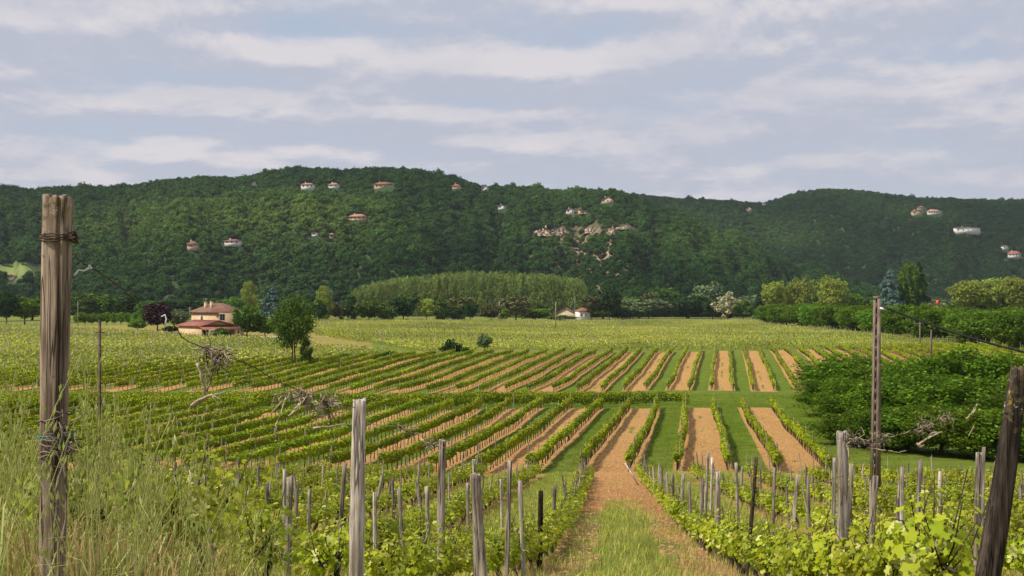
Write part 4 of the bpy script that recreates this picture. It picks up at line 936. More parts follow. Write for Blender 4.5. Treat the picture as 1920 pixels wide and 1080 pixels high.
t_ = mobj('lower_wire_wrap', b.mesh('lower_wire_wrap', M['twig']), bp); t_.matrix_parent_inverse = Matrix.Translation(-bp.location)
b = MB(); b.tube(wobble([px3(112, 800, D-.09), px3(118, 850, D-.08), px3(108, 920, D-.08), px3(104, 985, D-.08), px3(100, 1060, D-.05)], 3, .006, rnd), [.006]*13, 7)
b.tube(wobble([px3(130, 810, D-.08), px3(122, 870, D-.09), px3(126, 940, D-.05), px3(112, 1040, D-.04)], 3, .006, rnd), [.004]*10, 6)
tag(mobj('dead_vine_stem', b.mesh('dead_vine_stem', M['twig'])), 'twisted dry vine stems climbing the lower half of the big left post', 'dead vine')
# near trellis wire from the big post down the row
wp = [(138, 480, 4.45), (152, 490, 4.5), (168, 500, 4.55), (190, 512, 4.6), (222, 536, 4.75), (250, 560, 4.85), (270, 577, 4.95), (300, 592, 5.1), (318, 600, 5.2), (334, 618, 5.3), (340, 632, 5.35), (362, 645, 5.5), (385, 652, 5.6), (432, 672, 5.9), (460, 680, 6.05), (486, 694, 6.2), (515, 712, 6.4), (560, 733, 6.7), (610, 752, 7.2), (665, 764, 7.66)]
b = MB(); b.tube(wobble([px3(*p) for p in wp], 3, .003, rnd), .0024, 6)
tag(mobj('fence_wire', b.mesh('fence_wire', M['rust'])), 'rusty twisted wire running down from the big left post to the middle post', 'wire')
b = MB(); b.tube([px3(166, 497, 4.53), px3(172, 503, 4.53), px3(164, 506, 4.52), px3(168, 498, 4.54)], .004, 6); b.tube(wobble([px3(165, 503, 4.5), px3(158, 508, 4.5), px3(148, 506, 4.5), px3(139, 517, 4.5)], 2, .001, rnd), [.0028, .003, .0028, .0025, .0028, .0045, .004], 6)
tag(mobj('wire_tie', b.mesh('wire_tie', M['whiteband'])), 'white plastic tie knotted on the wire beside the big left post', 'tie')
b = MB(); b.tube([px3(303, 594, 5.08), px3(309, 590, 5.08), px3(312, 598, 5.08), px3(308, 615, 5.08)], .003, 6); tag(mobj('wire_tie', b.mesh('wire_tie', M['whiteband'])), 'second white tie hanging from the wire above the farmhouse', 'tie')
def tangle(name, label, strokes, blobs, D, seed):
    """dead vine shoots caught on a wire: strokes [(pxpts, rpx, pale)], blobs [(px,py,w,h,n)]"""
    r = random.Random(seed); o = None
    for pale in (0, 1):
        b = MB(); any_ = False
        for pts, rp, pl in strokes:
            if pl != pale: continue
            P = wobble([px3(p[0], p[1], D+r.uniform(-.03, .03)) for p in pts], 3, rp*.35/F*D, r); m_ = len(P); rad = rp*.62/F*D
            b.tube(P, [rad*(1.15-.55*i/m_)*r.uniform(.85, 1.15) for i in range(m_)], 7); any_ = True
        for (cx, cy, w_, h_, n) in blobs:
            for i in range(n):
                if (i % 3 == 0) != bool(pale): continue
                c = px3(cx+r.gauss(0, w_*.33), cy+r.gauss(0, h_*.33), D); L = r.uniform(.02, .07); d = Vector((r.uniform(-1, 1), r.uniform(-1, 1), r.uniform(-1, .5))); P = [c]
                for _ in range(5): d += Vector((r.uniform(-.9, .9), r.uniform(-.9, .9), r.uniform(-.9, .9))); d.normalize(); P.append(P[-1]+d*L*.32)
                b.tube(P, [r.uniform(.0012, .0034)*x_ for x_ in (1, 1, .9, .7, .5, .3)], 5); any_ = True
        if any_:
            me = b.mesh('shoots', M['twigpale' if pale else 'twig'], True)
            if o is None: o = tag(mobj(name, me), label, 'dead vine', 'dry vine tangles on the wires')
            else: mobj('bleached_shoots', me, o)
    return o
tangle('dry_vine_tangle', 'largest dry vine tangle with a thick Y-shaped stem hanging below the farmhouse',
       [([(372, 680), (378, 705), (385, 738)], 5, 1), ([(403, 672), (399, 700), (392, 725), (383, 745)], 4, 0), ([(360, 760), (372, 750), (390, 744), (424, 734)], 4.5, 1), ([(386, 655), (388, 690), (386, 715)], 2, 0), ([(385, 655), (405, 668), (428, 672)], 6, 0), ([(398, 742), (408, 757), (416, 770)], 1.2, 1), ([(400, 742), (412, 748), (420, 756)], 1.2, 1), ([(396, 662), (400, 690), (404, 700)], 2, 0), ([(385, 738), (383, 747), (378, 752)], 4, 0), ([(376, 668), (373, 676), (378, 684)], 1.5, 0), ([(425, 672), (432, 680), (426, 686)], 2.5, 1), ([(420, 670), (427, 676), (424, 692)], 1.5, 1)],
       [(392, 655, 26, 12, 26), (415, 666, 34, 18, 50), (404, 684, 26, 26, 20)], 5.72, 21)
tangle('dry_vine_tangle', 'sparse dry twigs on the wire left of the two middle tangles',
       [([(530, 748), (523, 760), (510, 772), (508, 777)], 1.8, 1), ([(536, 745), (528, 772), (520, 790), (516, 800)], 2, 1), ([(518, 798), (517, 815), (515, 825)], 1.6, 0), ([(545, 738), (540, 746), (532, 754)], 2, 1), ([(524, 745), (520, 757), (514, 772)], 1.3, 0)], [(535, 740, 26, 8, 16)], 6.5, 22)
tangle('dry_vine_tangle', 'bushy dry tangle with a pale diagonal stick, left of the middle post',
       [([(562, 757), (552, 770), (541, 780)], 4, 1), ([(556, 733), (575, 740), (588, 744)], 2, 0), ([(575, 742), (570, 758), (578, 772)], 2, 0)], [(572, 745, 30, 16, 60), (573, 762, 20, 16, 16)], 6.8, 23)
tangle('dry_vine_tangle', 'dry tangle with a long pale horizontal stick nearest the middle post',
       [([(588, 803), (610, 801), (630, 798), (652, 796)], 3.4, 1), ([(586, 769), (605, 769)], 2.8, 1), ([(632, 768), (628, 778), (620, 790)], 2, 1), ([(618, 790), (622, 800), (620, 812)], 2, 0), ([(597, 790), (594, 800), (588, 806)], 2, 1), ([(612, 750), (616, 775), (622, 797)], 2.4, 0), ([(603, 750), (620, 754), (634, 762)], 3, 0)], [(612, 755, 32, 18, 70), (608, 775, 24, 20, 22)], 7.2, 24)
tangle('dry_vine_tangle', 'small dry tangle caught on the wire left of the slim dark post',
       [([(746, 797), (756, 803), (768, 812), (776, 822)], 1.6, 0), ([(752, 800), (760, 812), (754, 820)], 1.2, 1), ([(790, 822), (806, 840), (814, 852)], 1.6, 1), ([(676, 790), (700, 795), (746, 800), (800, 822), (826, 826)], 1.0, 0)], [(760, 805, 26, 10, 18), (808, 830, 30, 18, 40)], 10.5, 25)
tangle('dry_vine_tangle', 'dry tangle strung between the pale thick post and the ladder pole',
       [([(1585, 818), (1600, 830), (1625, 832), (1650, 826), (1662, 818)], 2, 0), ([(1604, 838), (1604, 850)], 1.2, 1), ([(1590, 838), (1592, 862)], 1.6, 1), ([(1625, 840), (1650, 843), (1662, 845)], 1.8, 1), ([(1665, 845), (1685, 848), (1700, 845)], 1.4, 1)], [(1597, 824, 30, 14, 44), (1625, 830, 40, 14, 40), (1655, 820, 22, 14, 26)], 9.3, 26)
tangle('dry_vine_tangle', 'forked pale dead branch hanging in front of the thicket',
       [([(1722, 834), (1736, 824), (1748, 812), (1766, 810)], 3.2, 1), ([(1740, 822), (1748, 818), (1760, 812)], 2.6, 1), ([(1731, 800), (1729, 815), (1733, 826)], 2.4, 0), ([(1720, 832), (1724, 838), (1733, 834)], 3, 1), ([(1714, 806), (1726, 802), (1738, 795), (1741, 788)], 1.8, 0), ([(1738, 795), (1746, 802), (1745, 812)], 1.5, 0)], [(1735, 797, 22, 12, 26), (1718, 806, 20, 8, 10)], 7.4, 27)
tangle('dry_vine_tangle', 'small curled dark dry shoot above the forked branch',
       [([(1762, 788), (1768, 780), (1776, 779), (1780, 785)], 2, 0), ([(1776, 784), (1779, 778), (1785, 780)], 1.8, 0), ([(1765, 794), (1766, 800)], 1.4, 1), ([(1772, 796), (1774, 802)], 1.2, 1)], [(1772, 783, 18, 7, 14)], 7.0, 28)
tangle('dry_vine_tangle', 'curved pale shredded twig left of the leaning dark post',
       [([(1812, 785), (1822, 776), (1829, 768), (1832, 758)], 2.6, 1), ([(1822, 776), (1827, 764)], 1.6, 1)], [], 6.4, 29)
tangle('dry_vine_tangle', 'short straight white twig below the curved pale one', [([(1816, 819), (1821, 809), (1826, 798)], 1.3, 1)], [], 6.4, 30)
b = MB(); b.tube(wobble([px3(1590, 822, 9.45), px3(1655, 838, 8.6), px3(1730, 800, 7.4), px3(1775, 780, 6.9), px3(1830, 757, 6.3), px3(1886, 735, 5.5)], 6, .004, rnd), .0012, 5)
tag(mobj('fence_wire', b.mesh('fence_wire', M['rust'])), 'thin wire from the leaning dark post to the pale thick post', 'wire')
# hand placed posts: top px, top y, base px, D, width px, material, label
PS = [(676, 750, 664, 7.7, 33, 'palepost', 'weathered split post with a round top in the middle of the left rows', .5),
      (828, 826, 825, 12, 18, 'post', 'slim dark grey post with a rope of dry shoots at its top', .3), (893, 889, 904, 11.2, 25, 'post', 'stout grey post with a broken shoulder', .5),
      (888, 862, 892, 11.6, 8, 'palepost', 'thin white stick standing beside the stout grey post', 0), (957, 864, 948, 13, 11, 'post', 'knotty slim post leaning slightly right, left of the charred one', .5),
      (974, 902, 984, 14.5, 11, 'palepost', 'pale crooked post just left of the charred post', .4), (1015, 920, 1010, 17, 12, 'blackpost', 'short charred black post near the dirt path', 0),
      (1040, 908, 1037, 24, 9, 'post', 'grey stake right of the charred post', 0), (704, 923, 702, 14.5, 10, 'palepost', 'clean white square stake right of the split post', 0),
      (646, 868, 634, 15, 11, 'post', 'dark slender stake leaning right, left of the split post', .3), (545, 893, 536, 13, 16, 'post', 'frayed double post left of the split post', .9),
      (533, 880, 536, 13.4, 9, 'palepost', 'pale stake directly behind the frayed double post', .3), (501, 905, 501, 15, 9, 'post', 'short straight grey stake left of the frayed double post', .2),
      (748, 916, 758, 19, 9, 'post', 'stake leaning left between split post and slim dark post', 0), (800, 912, 803, 20, 10, 'post', 'plain stake just left of the slim dark post', 0),
      (374, 902, 366, 9.6, 17, 'post', 'dark-sided old post half hidden in the oats', .6), (382, 893, 400, 10.6, 14, 'post', 'leaning pinkish post right of the one hidden in the oats', .4),
      (581, 918, 578, 20, 9, 'post', 'stubby stake in the second left row', .2), (876, 906, 878, 22, 8, 'post', 'small stake behind the stout grey post', 0), (940, 898, 942, 24, 7, 'post', 'thin stake behind the knotty slim post', 0),
      (1579, 810, 1582, 9.5, 25, 'palepost', 'thick pale squared post left of the ladder pole', .2), (1563, 858, 1562, 11, 9, 'palepost', 'thin pale stake touching the thick pale squared post', .3),
      (1596, 870, 1590, 16, 9, 'post', 'forked stake right of the thick pale squared post', .4), (1642, 892, 1628, 13, 14, 'post', 'dark leaning post in front of the ladder pole foot', .3),
      (1418, 858, 1400, 14, 9, 'darkpost', 'dark thin post leaning right in the first right row', .2), (1346, 885, 1345, 19, 13, 'post', 'thickest straight post of the first right row', .4),
      (1316, 896, 1316, 22, 9, 'post', 'medium post left of the thickest one in the first right row', .3), (1292, 904, 1294, 25.3, 8, 'post', 'slim post third before the thickest one, first right row', .2),
      (1281, 890, 1277, 28, 8, 'post', 'slightly taller slim post near the middle of the first right row', .3), (1262, 889, 1260, 32, 8, 'post', 'post in the far half of the first right row, darker', .3),
      (1249, 892, 1251, 35, 8, 'post', 'post in the far half of the first right row, beside the darker one', .3), (1238, 877, 1240, 39, 6, 'palepost', 'pale post in the far third of the first right row', .2),
      (1495, 890, 1477, 13, 9, 'post', 'forked stake leaning right in the second right row', .5), (1516, 893, 1518, 13.5, 8, 'post', 'two-tone upright stake in the second right row', .3),
      (1452, 877, 1450, 24, 7, 'post', 'thin stake in the second right row', .1), (1380, 868, 1384, 26, 7, 'palepost', 'pale thin stake leaning left behind the first right row', .2),
      (1328, 848, 1322, 30, 7, 'palepost', 'white stake leaning right at the end of an ochre lane', .1), (1335, 858, 1332, 29, 6, 'palepost', 'second white stake at the end of the ochre lane', .1),
      (1838, 850, 1830, 12, 14, 'post', 'double grey post left of the leaning dark post', .6), (1844, 838, 1838, 13, 8, 'palepost', 'pale stake behind the double grey post', .2),
      (1727, 863, 1716, 13.5, 11, 'post', 'grey post leaning right in the middle of the right rows', .3), (1763, 884, 1755, 14.5, 10, 'post', 'grey post right of the leaning grey one', .3),
      (1692, 875, 1690, 15.5, 9, 'palepost', 'pale brown post left of the leaning grey one', .3), (1906, 690, 1836, 5.3, 40, 'darkpost', 'big dark post leaning right at the right edge', .8),
      (1868, 885, 1834, 5.5, 13, 'darkpost', 'dark slab leaning behind the big dark post', .3)]
used = []
for i, (tx, ty, bx_, D, wd, mt, lab, sp) in enumerate(PS):
    s = D/F; x0 = (bx_-CX)*s; z0 = gzf(x0, D); t = px3(tx, ty, D); me = post_mesh('post', t.z-z0, wd*s*(1.3 if wd == 40 else .92), wd*s*(.72 if wd == 40 else .78), (t.x-x0, rnd.uniform(-.03, .03)), mt, i*3+2, square=.55, nseg=28 if D < 13 else 14, nring=30 if D < 13 else 10, rough=1.0 if wd > 12 else .8, split=sp*.9)
    tag(mobj('fence_post' if wd > 12 else 'vine_stake', me, None, (x0, D, z0)), lab, 'post' if wd > 12 else 'stake'); used.append((x0, D))
# random stakes of the near rows
for k in range(-15, 13):
    y = 14.0+rnd.uniform(0, 2)
    while y < 63-(0 if k < 2 else min(3, (k-1)*.5)):
        x = float(rowx0(k, y)); y_ = y; y += rnd.uniform(1.7, 3.4) if k in (0, 1) or y > 30 else rnd.uniform(2.2, 4)
        if y_ < 30 and any(abs(x-a)+abs(y_-b_)*.4 < .8 for a, b_ in used): continue
        if k in (0, 1) and y_ < 26: continue
        px = CX+F*x/y_
        if -30 < px < 1950: STAKES.append((x, y_, rnd.uniform(.78, 1.2), rnd.choice((.035, .045, .05, .06, .085)), rnd.gauss(0, .09), rnd.gauss(0, .07), rnd.choice(['post', 'post', 'palepost']), rowname(k)))
STAKES.sort(key=lambda a: math.hypot(a[0], a[1]))
SM = {(m_, v): post_mesh('stake', 1.0, 1.0, .9, (0, 0), m_, 40+v, square=.5, nseg=10, nring=8, rough=.9) for m_ in ('post', 'palepost') for v in range(4)}
seen = [s_ for s_ in STAKES if -20 < CX+F*s_[0]/s_[1] < 1940]
NS = 300-len(PS); KN = {}
for (x, y, h, wd, lx, ly, mt, desc) in seen[:NS]:
    o = mobj('vine_stake', SM[(mt, rnd.randrange(4))], None, (x, y, gzf(x, y))); o.scale = (wd, wd, h); o.rotation_euler = (ly, lx, rnd.uniform(0, 6.28))
    col_ = 'pale' if mt == 'palepost' else 'grey'
    kd = (desc, col_); KN[kd] = KN.get(kd, 0)+1; tag(o, f'{ordinal(KN[kd])} nearest {col_} stake, {desc}', 'stake', 'stakes of the vine rows')
rs = seen[NS:]; n = len(rs)
far_s = [(s_[0], s_[1], s_[2], .055) for s_ in rs]+[(a, b_, rnd.uniform(1.4, 1.9), .075) for a, b_ in FS]
# end posts along the far edge of the plain
for px in np.arange(596, 1420, 5.5): a = hit(px+rnd.uniform(-1, 1), 603.5); far_s.append((a[0], a[1], rnd.uniform(1.6, 2.1), .10))
for px in np.arange(0, 130, 6): a = hit(px, 611); far_s.append((a[0], a[1], 1.8, .09))
for t in np.linspace(0, 1, 60): far_s.append((90.5+rnd.uniform(-.5, .5), 215+t*260, 1.9, .08))
n = len(far_s); fa = np.array(far_s)
instancer('distant_stakes', np.stack([fa[:, 0], fa[:, 1], gz(fa[:, 0], fa[:, 1])], 1), np.stack([rg.normal(0, .04, n), rg.normal(0, .04, n), np.zeros(n)], 1), np.stack([fa[:, 3], fa[:, 3], fa[:, 2]], 1), np.zeros(n), np.zeros(n), [protoobj('distant_stake', st_m)], label='countless thin pale stakes of the distant vine rows')
# trellis wires along the two rows by the path
for k, lab in ((0, 'slack trellis wire along the row left of the path'), (1, 'slack trellis wire along the row right of the path'), (-1, 'slack trellis wire along the second row left of the path'), (2, 'slack trellis wire along the second row right of the path')):
    P = []
    for y in np.arange(9 if k == 1 else 13, 60, .8): x = float(rowx0(k, y)); P.append((x, y, gzf(x, y)+.98-.05*abs(math.sin(y*.9))))
    b = MB(); b.tube(P, .0022, 4); tag(mobj('trellis_wire', b.mesh('trellis_wire', M['rust'])), lab, 'wire')
# white brace where the right-hand row of the path begins
xa, ya, za = hit(1196, 910); b = MB(); b.tube([px3(1172, 868, ya), px3(1200, 915, ya-.2)], .035, 6)
tag(mobj('brace_pole', b.mesh('brace_pole', M['palepost'])), 'bleached slanting brace pole at the start of the row right of the path', 'brace')
# ------------------------------------------------------------------ poles and cable
def ladder_pole(px, py_base, D, topy):
    s = D/F; x = (px-CX)*s; z0 = gzf(x, D); H = px3(px, topy, D).z-z0; b = MB(); w0, w1 = .31, .19
    def bx(xa, xb, ya_, yb_, za_, zb): 
        f = lambda z, v: v*(w0+(w1-w0)*z/H)/w0
        V = [(f(z, xx_), yy_, z) for z in (za_, zb) for yy_ in (ya_, yb_) for xx_ in (xa, xb)]; b.add(V, [(0, 2, 3, 1), (4, 5, 7, 6), (0, 1, 5, 4), (2, 6, 7, 3), (0, 4, 6, 2), (1, 3, 7, 5)])
    bx(-.02, .155, -.12, .12, -.6, H); bx(-.155, -.115, -.11, .11, -.6, H-.05)
    z = -.4; nst = int((H)/.36)
    for i in range(nst+2):
        bx(-.115, -.02, -.105, .105, z, z+.2); z += .36
    o = mobj('electricity_pole', b.mesh('electricity_pole', M['concrete']), None, (x, D, z0)); o.rotation_euler = (0, R(.5), 0)
    c = MB(); c.box(-.10, .10, -.10, .10, H-.01, H+.08); mobj('pole_cap', c.mesh('pole_cap', M['concrete']), o)
    c = MB(); c.tube([(.06, -.13, H-.32), (.2, -.14, H-.34), (.26, -.14, H-.36)], .035, 8); mobj('cable_clamp', c.mesh('cable_clamp', M['whiteband']), o)
    return o
tag(ladder_pole(1641, 928, 43, 560), 'tall brown concrete pole with a ladder of square holes carrying the black cable', 'utility pole')
b = MB(); a0 = px3(1656, 575, 42.8); a1 = px3(2080, 690, 40); P = []
for i in range(60): t = i/59; P.append(a0.lerp(a1, t)+Vector((.012*math.sin(t*150), .012*math.cos(t*150), -.25*4*t*(1-t))))
b.tube(P, .036, 6); P = [p+Vector((.03*math.sin(i*1.3), 0, .03*math.cos(i*1.3))) for i, p in enumerate(P[:26])]; b.tube(P, .018, 5)
tag(mobj('power_cable', b.mesh('power_cable', M['cable'])), 'black twisted power cable running right from the ladder pole', 'cable')
def pole(px, py, topy, wd, mt, label, cross=0, lamp=0, D=None):
    x, y, z = hit(px, py)
    if D: y = D; x = (px-CX)/F*D; z = gzf(x, y)
    s = y/F; H = (HY-topy)*s-z; b = MB(); b.tube([(0, 0, -.3), (0, 0, H)], [wd/2*1.2, wd/2*.8], 8); o = mobj('utility_pole', b.mesh('utility_pole', M[mt]), None, (x, y, z)); tag(o, label, 'utility pole')
    if cross:
        c = MB(); c.box(-cross, cross, -.06, .06, H-.5, H-.38)
        for a in (-cross*.9, 0, cross*.9): c.tube([(a, 0, H-.4), (a, 0, H-.15)], .06, 6)
        mobj('crossarm', c.mesh('crossarm', M['concrete']), o)
    if lamp:
        c = MB(); c.tube([(0, 0, H-.1), (.5, 0, H+.3), (1.6, 0, H+.5)], .07, 6); c.box(1.4, 2.3, -.15, .15, H+.42, H+.58); mobj('lamp_arm', c.mesh('lamp_arm', M['metal']), o)
pole(737, 604, 560, .24, 'palebark', 'plain field pole, leftmost of three before the plantation'); pole(824, 603, 564, .22, 'palebark', 'field pole with a short lamp arm, middle of three', lamp=1)
pole(936, 603.5, 565, .30, 'metal', 'pale lamp-topped pole, rightmost of three before the plantation', lamp=1); pole(1042, 622, 566, .26, 'palebark', 'pole with a crossarm in the plain in front of the barn', cross=1.0)
pole(1078, 598, 556, .2, 'metal', 'thin pole behind the barn', cross=.6); pole(1562, 618, 576, .14, 'palebark', 'thin pole in front of the hedge left of the ladder pole')
pole(1725, 654, 602, .28, 'concrete', 'grey pole with crossarm, left of the two beyond the thicket', cross=1.3); pole(1746, 690, 618, .30, 'polewood', 'brown timber pole, right of the two beyond the thicket')
pole(146, 612, 564, .22, 'palebark', 'thin pole just right of the big left post'); pole(356, 604, 576, .2, 'metal', 'slim pole behind the left end of the farmhouse', cross=.8)
# rusty steel stake near the big post
D = 8.0; x = (187-CX)/F*D; z0 = gzf(x, D); b = MB(); h = px3(187, 600, D).z-z0
b.tube([(0, 0, -.1), (0, 0, h)], .0095, 6); b.tube([(-.03, 0, h-.075), (.03, 0, h-.08)], .003, 5)
tag(mobj('steel_stake', b.mesh('steel_stake', M['rust']), None, (x, D, z0)), 'thin rusty steel stake right of the big left post', 'stake')
b = MB(); b.box(-.5, .5, -.05, .05, 0, 1.8); x = (1760-CX)/F*330; tag(mobj('orange_sign', b.mesh('orange_sign', M['orange']), None, ((1758-CX)/F*470, 470, (HY-572)/F*470)), 'small orange panel showing above the long hedge', 'sign')
b = MB(); b.tube([(0, 0, -9), (0, 0, 0)], .12, 6); o = mobj('sign_post', b.mesh('sign_post', M['metal']), bpy.data.objects['orange_sign'], (0, .2, 0))

# ------------------------------------------------------------------ grass
def tuft(name, mt, seed, nb, h, spread, wd, droop=.5):
    r = np.random.default_rng(seed); mb = MB()
    for i in range(nb):
        a = r.uniform(0, 6.28); d = np.array([math.cos(a), math.sin(a), 0]); b0 = np.array([r.normal(0, spread), r.normal(0, spread), 0]); L = h*r.uniform(.5, 1.1); lean = r.uniform(.1, droop); side = np.array([-d[1], d[0], 0])*wd*.5
        p = [b0, b0+d*L*lean*.35+np.array([0, 0, L*.55]), b0+d*L*lean+np.array([0, 0, L*(1-.25*lean)])]
        mb.add([p[0]-side, p[0]+side, p[1]+side*.8, p[1]-side*.8, p[2]], [(0, 1, 2, 3)], [(3, 2, 4)])
    return protoobj(name, mb.mesh(name, M[mt]))
def scatter(name, N, region, protos, smin, smax, label, tintf=None, seed=1):
    r = np.random.default_rng(seed); x, y = region(r, N); n = len(x); s_ = r.uniform(smin, smax, n)
    tn = r.uniform(.1, .8, n) if tintf is None else tintf(x, y, r)
    instancer(name, np.stack([x, y, gz(x, y)-.01], 1), np.stack([np.zeros(n), np.zeros(n), r.uniform(0, 6.28, n)], 1), np.stack([s_, s_, s_*r.uniform(.8, 1.2, n)], 1), r.integers(0, len(protos), n), tn, protos, label=label)
    print(name, n)
def frust(r, N, y0, y1, p0=-60, p1=1980, pw=1.0):
    y = y0+(y1-y0)*r.uniform(0, 1, N)**pw; px = r.uniform(p0, p1, N); return (px-CX)/F*y, y
def nearmask(x, y, r):
    kk = (x-(U0+T0*y-bend(y)*(x < 1.2)))/S0_; f_ = kk-np.floor(kk); path = np.floor(kk) == 0
    pr_ = np.where(path, np.where(y > 40, .02, np.where(np.abs(f_-.5) < .2, .55, .12)), np.where(np.minimum(f_, 1-f_) < .2, .35, .95)); return r.uniform(0, 1, len(x)) < pr_
def reg1(r, N):
    x, y = frust(r, N, 6, 66, pw=.8); m_ = nearmask(x, y, r); return x[m_], y[m_]
gt = [tuft('grass_tuft', 'grass', 700+i, 16, .16, .07, .006, .8) for i in range(4)]
scatter('near_grass', 46000, reg1, gt, .6, 1.5, 'short yellowish green grass between the near vine rows')
dt = [tuft('straw_tuft', 'straw', 720+i, 14, .15, .08, .006, 1.0) for i in range(3)]
def reg2(r, N):
    x, y = frust(r, N, 7, 40, pw=.7); kk = (x-(U0+T0*y-bend(y)*(x < 1.2)))/S0_; f_ = kk-np.floor(kk); e = np.minimum(f_, 1-f_); m_ = (r.uniform(0, 1, len(x)) < np.where(e < .22, .9, .12)); m_ &= ~((np.floor(kk) == 0) & (y > 18) & (r.uniform(0, 1, len(x)) < .7)); return x[m_], y[m_]
scatter('dry_grass', 15000, reg2, dt, .6, 1.4, 'dry straw-coloured grass at the feet of the vines', seed=2)
def reg3(r, N):
    x, y = frust(r, N, 66, 150, 60, 1700); k1 = (x-T1*y-U1)/S1_; par_ = np.mod(np.floor(k1), 2); f_ = k1-np.floor(k1)
    inb = (y < b1far(x)-1) & (k1 < 5.2); m_ = (~inb) | ((par_ == 1) & (np.abs(f_-.5) < .3)); m_ &= ~((y > b2near(x)+1) & (x > -60)); return x[m_], y[m_]
gm = [tuft('mown_grass_tuft', 'mown', 740+i, 16, .10, .14, .012, .9) for i in range(3)]
scatter('mown_grass', 38000, reg3, gm, .7, 1.3, 'mown green grass lanes and headland', None, 3)
def reg6(r, N):
    px = r.uniform(-40, 420, N); y = r.uniform(4.2, 7.5, N); return (px-CX)/F*y, y
scatter('dead_grass', 150, reg6, [tuft('dead_blade_tuft', 'straw', 780+i, 5, .5, .06, .007, .7) for i in range(2)], .6, 1.1, 'scattered dead orange-brown grass blades among the oats', seed=8)
# stones on the near soil
sm__ = []
for i in range(3):
    r = np.random.default_rng(i); b = MB(); V = [(math.cos(a)*math.cos(e)*r.uniform(.8, 1.2), math.sin(a)*math.cos(e)*r.uniform(.8, 1.2), max(-.3, math.sin(e)*.6)) for e in (-.6, 0, .6, 1.3) for a in np.linspace(0, 6.28, 7)[:-1]]
    b.add(V, [(j*6+k, j*6+(k+1) % 6, (j+1)*6+(k+1) % 6, (j+1)*6+k) for j in range(3) for k in range(6)]+[(18, 19, 20, 21), (18, 21, 22, 23)]); sm__.append(protoobj('clod', b.mesh('clod', M['clod'] if 'clod' in M else M.setdefault('clod', simple('soil_clod', (.26, .115, .045), (.50, .31, .17), .6, bump=.2)))))
def reg4(r, N):
    x, y = frust(r, N, 9, 118, pw=.9, p0=600, p1=1600); kk = (x-(U0+T0*y-bend(y)*(x < 1.2)))/S0_; f_ = kk-np.floor(kk)
    k1 = (x-T1*y-U1)/S1_; par_ = np.mod(np.floor(k1), 2); a = (y < 66) & (np.floor(kk) == 0) & ((np.abs(f_-.5) > .2) | (y > 36)); c_ = (y >= 66) & (par_ == 0) & (k1 < 5); m_ = a | c_; return x[m_], y[m_]
scatter('soil_clods', 30000, reg4, sm__, .014, .065, 'clods and small stones on the ploughed soil', None, 4)
def reg7(r, N):
    x, y = frust(r, N, 60, 225, 200, 1900, pw=1.1); a = (y < b1far(x)-1); k1 = np.where(a, (x-T1*y-U1)/S1_, (x-T2*y-U2)/S2_); f_ = k1-np.floor(k1)
    m_ = (np.mod(np.floor(k1), 2) == 0) & (a | (y > b2near(x)+1)) & (y < b2far(x)-2) & (k1 < 5.2+25*(~a)) & (r.uniform(0, 1, len(x)) < .25+.75*(np.abs(f_-.5) < .15)) & (np.sin(x*.7+y*.23)+np.sin(y*.11+x*.4) > .1); return x[m_], y[m_]
scatter('lane_weeds', 9000, reg7, gm, .8, 1.7, 'ragged weeds growing in the ochre soil lanes', None, 9)
# wild oats in the left foreground
def oat(seed):
    r = np.random.default_rng(seed); mb = MB(); H = r.uniform(.75, 1.0); lean = r.normal(0, .10, 2); P = [np.array([lean[0]*t*t, lean[1]*t*t, H*t]) for t in np.linspace(0, 1, 7)]
    mb.tube([tuple(p) for p in P], [.0016, .0016, .0015, .0014, .0012, .001, .0006], 4)
    for i in range(r.integers(7, 13)):
        t = r.uniform(.70, 1.0); b0 = np.array([lean[0]*t*t, lean[1]*t*t, H*t]); a = r.uniform(0, 6.28); d = np.array([math.cos(a), math.sin(a), 0]); e = b0+d*r.uniform(.008, .035)+np.array([0, 0, r.uniform(.0, .02)])
        mb.tube([tuple(b0), tuple(e)], .0005, 3, False)
        up = r.uniform(0, 1) < .6; dirv = unit(d*r.uniform(.1, .5)+np.array([0, 0, 1.0 if up else -1.0])); L = r.uniform(.026, .048); wd = .0055; s_ = unit(np.cross(dirv, r.normal(size=3))); s2 = np.cross(dirv, s_)
        for sd_ in (s_, s2): mb.add([e, e+dirv*L*.35+sd_*wd, e+dirv*L, e+dirv*L*.35-sd_*wd], [(0, 1, 2, 3)])
        mb.add([e+dirv*L*.8, e+dirv*L*.8+s_*.0006, e+dirv*(L+.022)], None, [(0, 1, 2)])
    for i in range(1):
        t = r.uniform(.1, .4); b0 = np.array([0, 0, H*t]); a = r.uniform(0, 6.28); d = np.array([math.cos(a), math.sin(a), 0]); L = r.uniform(.15, .3); side = np.array([-d[1], d[0], 0])*.003
        p1 = b0+d*L*.4+np.array([0, 0, L*.7]); p2 = b0+d*L*.9+np.array([0, 0, L*.75]); mb.add([b0-side, b0+side, p1+side, p1-side, p2], [(0, 1, 2, 3)], [(3, 2, 4)])
    return protoobj('wild_oat', mb.mesh('wild_oat', M['oat']))
oats = [oat(800+i) for i in range(10)]
r = np.random.default_rng(5); N = 800; px = r.uniform(-60, 560, N); D = r.uniform(3.6, 8.6, N)
topn = np.interp(px, [-60, 60, 200, 260, 330, 400, 470, 560], [820, 820, 830, 870, 905, 940, 980, 1045])+r.exponential(70, N)-10-r.uniform(20, 150, N)*(r.uniform(0, 1, N) < .28)
x = (px-CX)/F*D; zg = gz(x, D); ht = (HY-topn)/F*D-zg; ok = (ht > .3) & (ht < 1.15) & (r.uniform(0, 1, N) < np.interp(px, [-60, 250, 400, 560], [1, .8, .32, .06]))
ok &= ~((np.abs(px-105) < 42) & (D < 4.6) & (topn < 860))
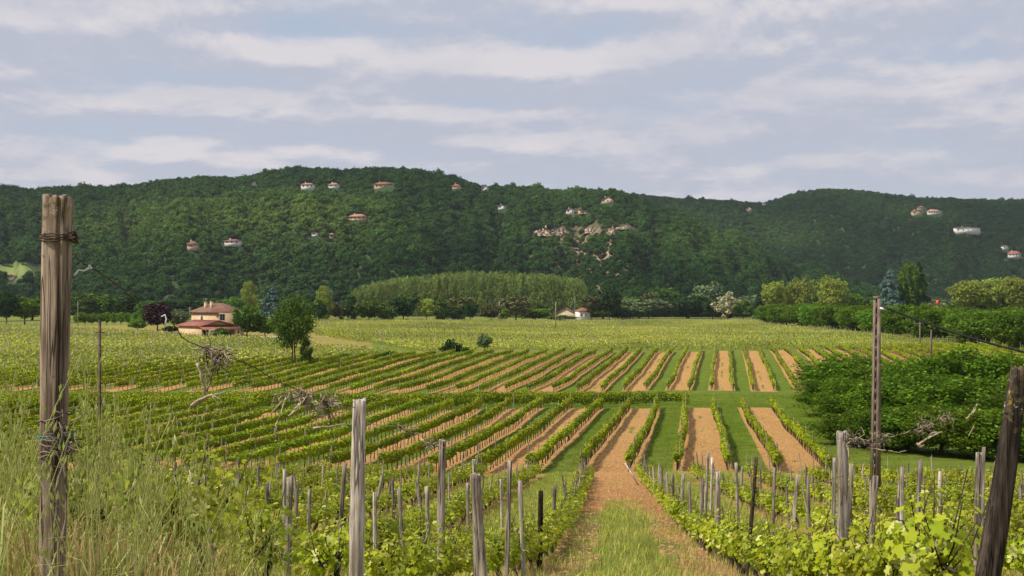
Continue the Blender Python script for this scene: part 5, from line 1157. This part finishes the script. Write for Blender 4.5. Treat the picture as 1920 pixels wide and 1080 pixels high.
px, D, x, zg, ht = px[ok], D[ok], x[ok], zg[ok], ht[ok]; n = len(x); s_ = ht/.88; print('oats', n)
instancer('wild_oats', np.stack([x, D, zg], 1), np.stack([r.normal(0, .07, n), r.normal(0, .07, n), r.uniform(0, 6.28, n)], 1), np.stack([s_**.5, s_**.5, s_], 1), r.integers(0, 10, n), r.uniform(0, 1, n), oats, label='tall wild oats with hanging pale spikelets in the left foreground')
lt = [tuft('long_grass_tuft', 'grass', 760+i, 12, .42, .05, .007, .6) for i in range(4)]
def reg5(r, N):
    px = r.uniform(-60, 520, N); y = r.uniform(3.4, 9.5, N); m_ = r.uniform(0, 1, N) < np.interp(px, [-60, 300, 520], [1, .5, .05]); return ((px-CX)/F*y)[m_], y[m_]
scatter('long_grass', 480, reg5, lt, .35, .7, 'long green grass among the wild oats', lambda x, y, r: r.uniform(-.1, .6, len(x)), 6)
# a few tall single stems
for i, pts in enumerate([[(232, 1085), (262, 960), (290, 850), (318, 790)], [(262, 1085), (300, 980), (330, 930), (345, 900)], [(180, 1085), (172, 1000), (174, 900), (173, 860)]]):
    b = MB(); b.tube(wobble([px3(p[0], p[1], 4.2) for p in pts], 3, .001, rnd), .0022, 5); c = px3(pts[-1][0], pts[-1][1], 4.2)
    for q_ in range(5):
        e = c+Vector((rnd.uniform(-.03, .03), 0, rnd.uniform(-.05, .02))); d = Vector((rnd.uniform(-.4, .4), 0, -1 if i == 0 else 1)).normalized(); b.tube([e, e+d*.016, e+d*.045], [.0008, .0042, .0005], 5)
    tag(mobj('oat_stem', b.mesh('oat_stem', M['oat'])), ['tallest pale oat stem with nodding spikelets right of the big post', 'second slanting oat stem right of the tallest one', 'straight upright oat stem beside the big post'][i], 'oat stem')

# ------------------------------------------------------------------ air
HAZE = 1
if HAZE:
    m = bpy.data.materials.new('haze'); m.use_nodes = True; nt = m.node_tree; nt.nodes.clear()
    v = nt.nodes.new('ShaderNodeVolumePrincipled'); v.inputs['Color'].default_value = (.80, .87, 1.0, 1); v.inputs['Density'].default_value = .00005; v.inputs['Anisotropy'].default_value = .2
    o_ = nt.nodes.new('ShaderNodeOutputMaterial'); nt.links.new(v.outputs[0], o_.inputs['Volume'])
    b = MB(); b.box(-6200, 6200, -3100, 9200, -14, 190); tag(mobj('haze', b.mesh('haze', m)), 'thin bluish valley haze', kind='stuff')
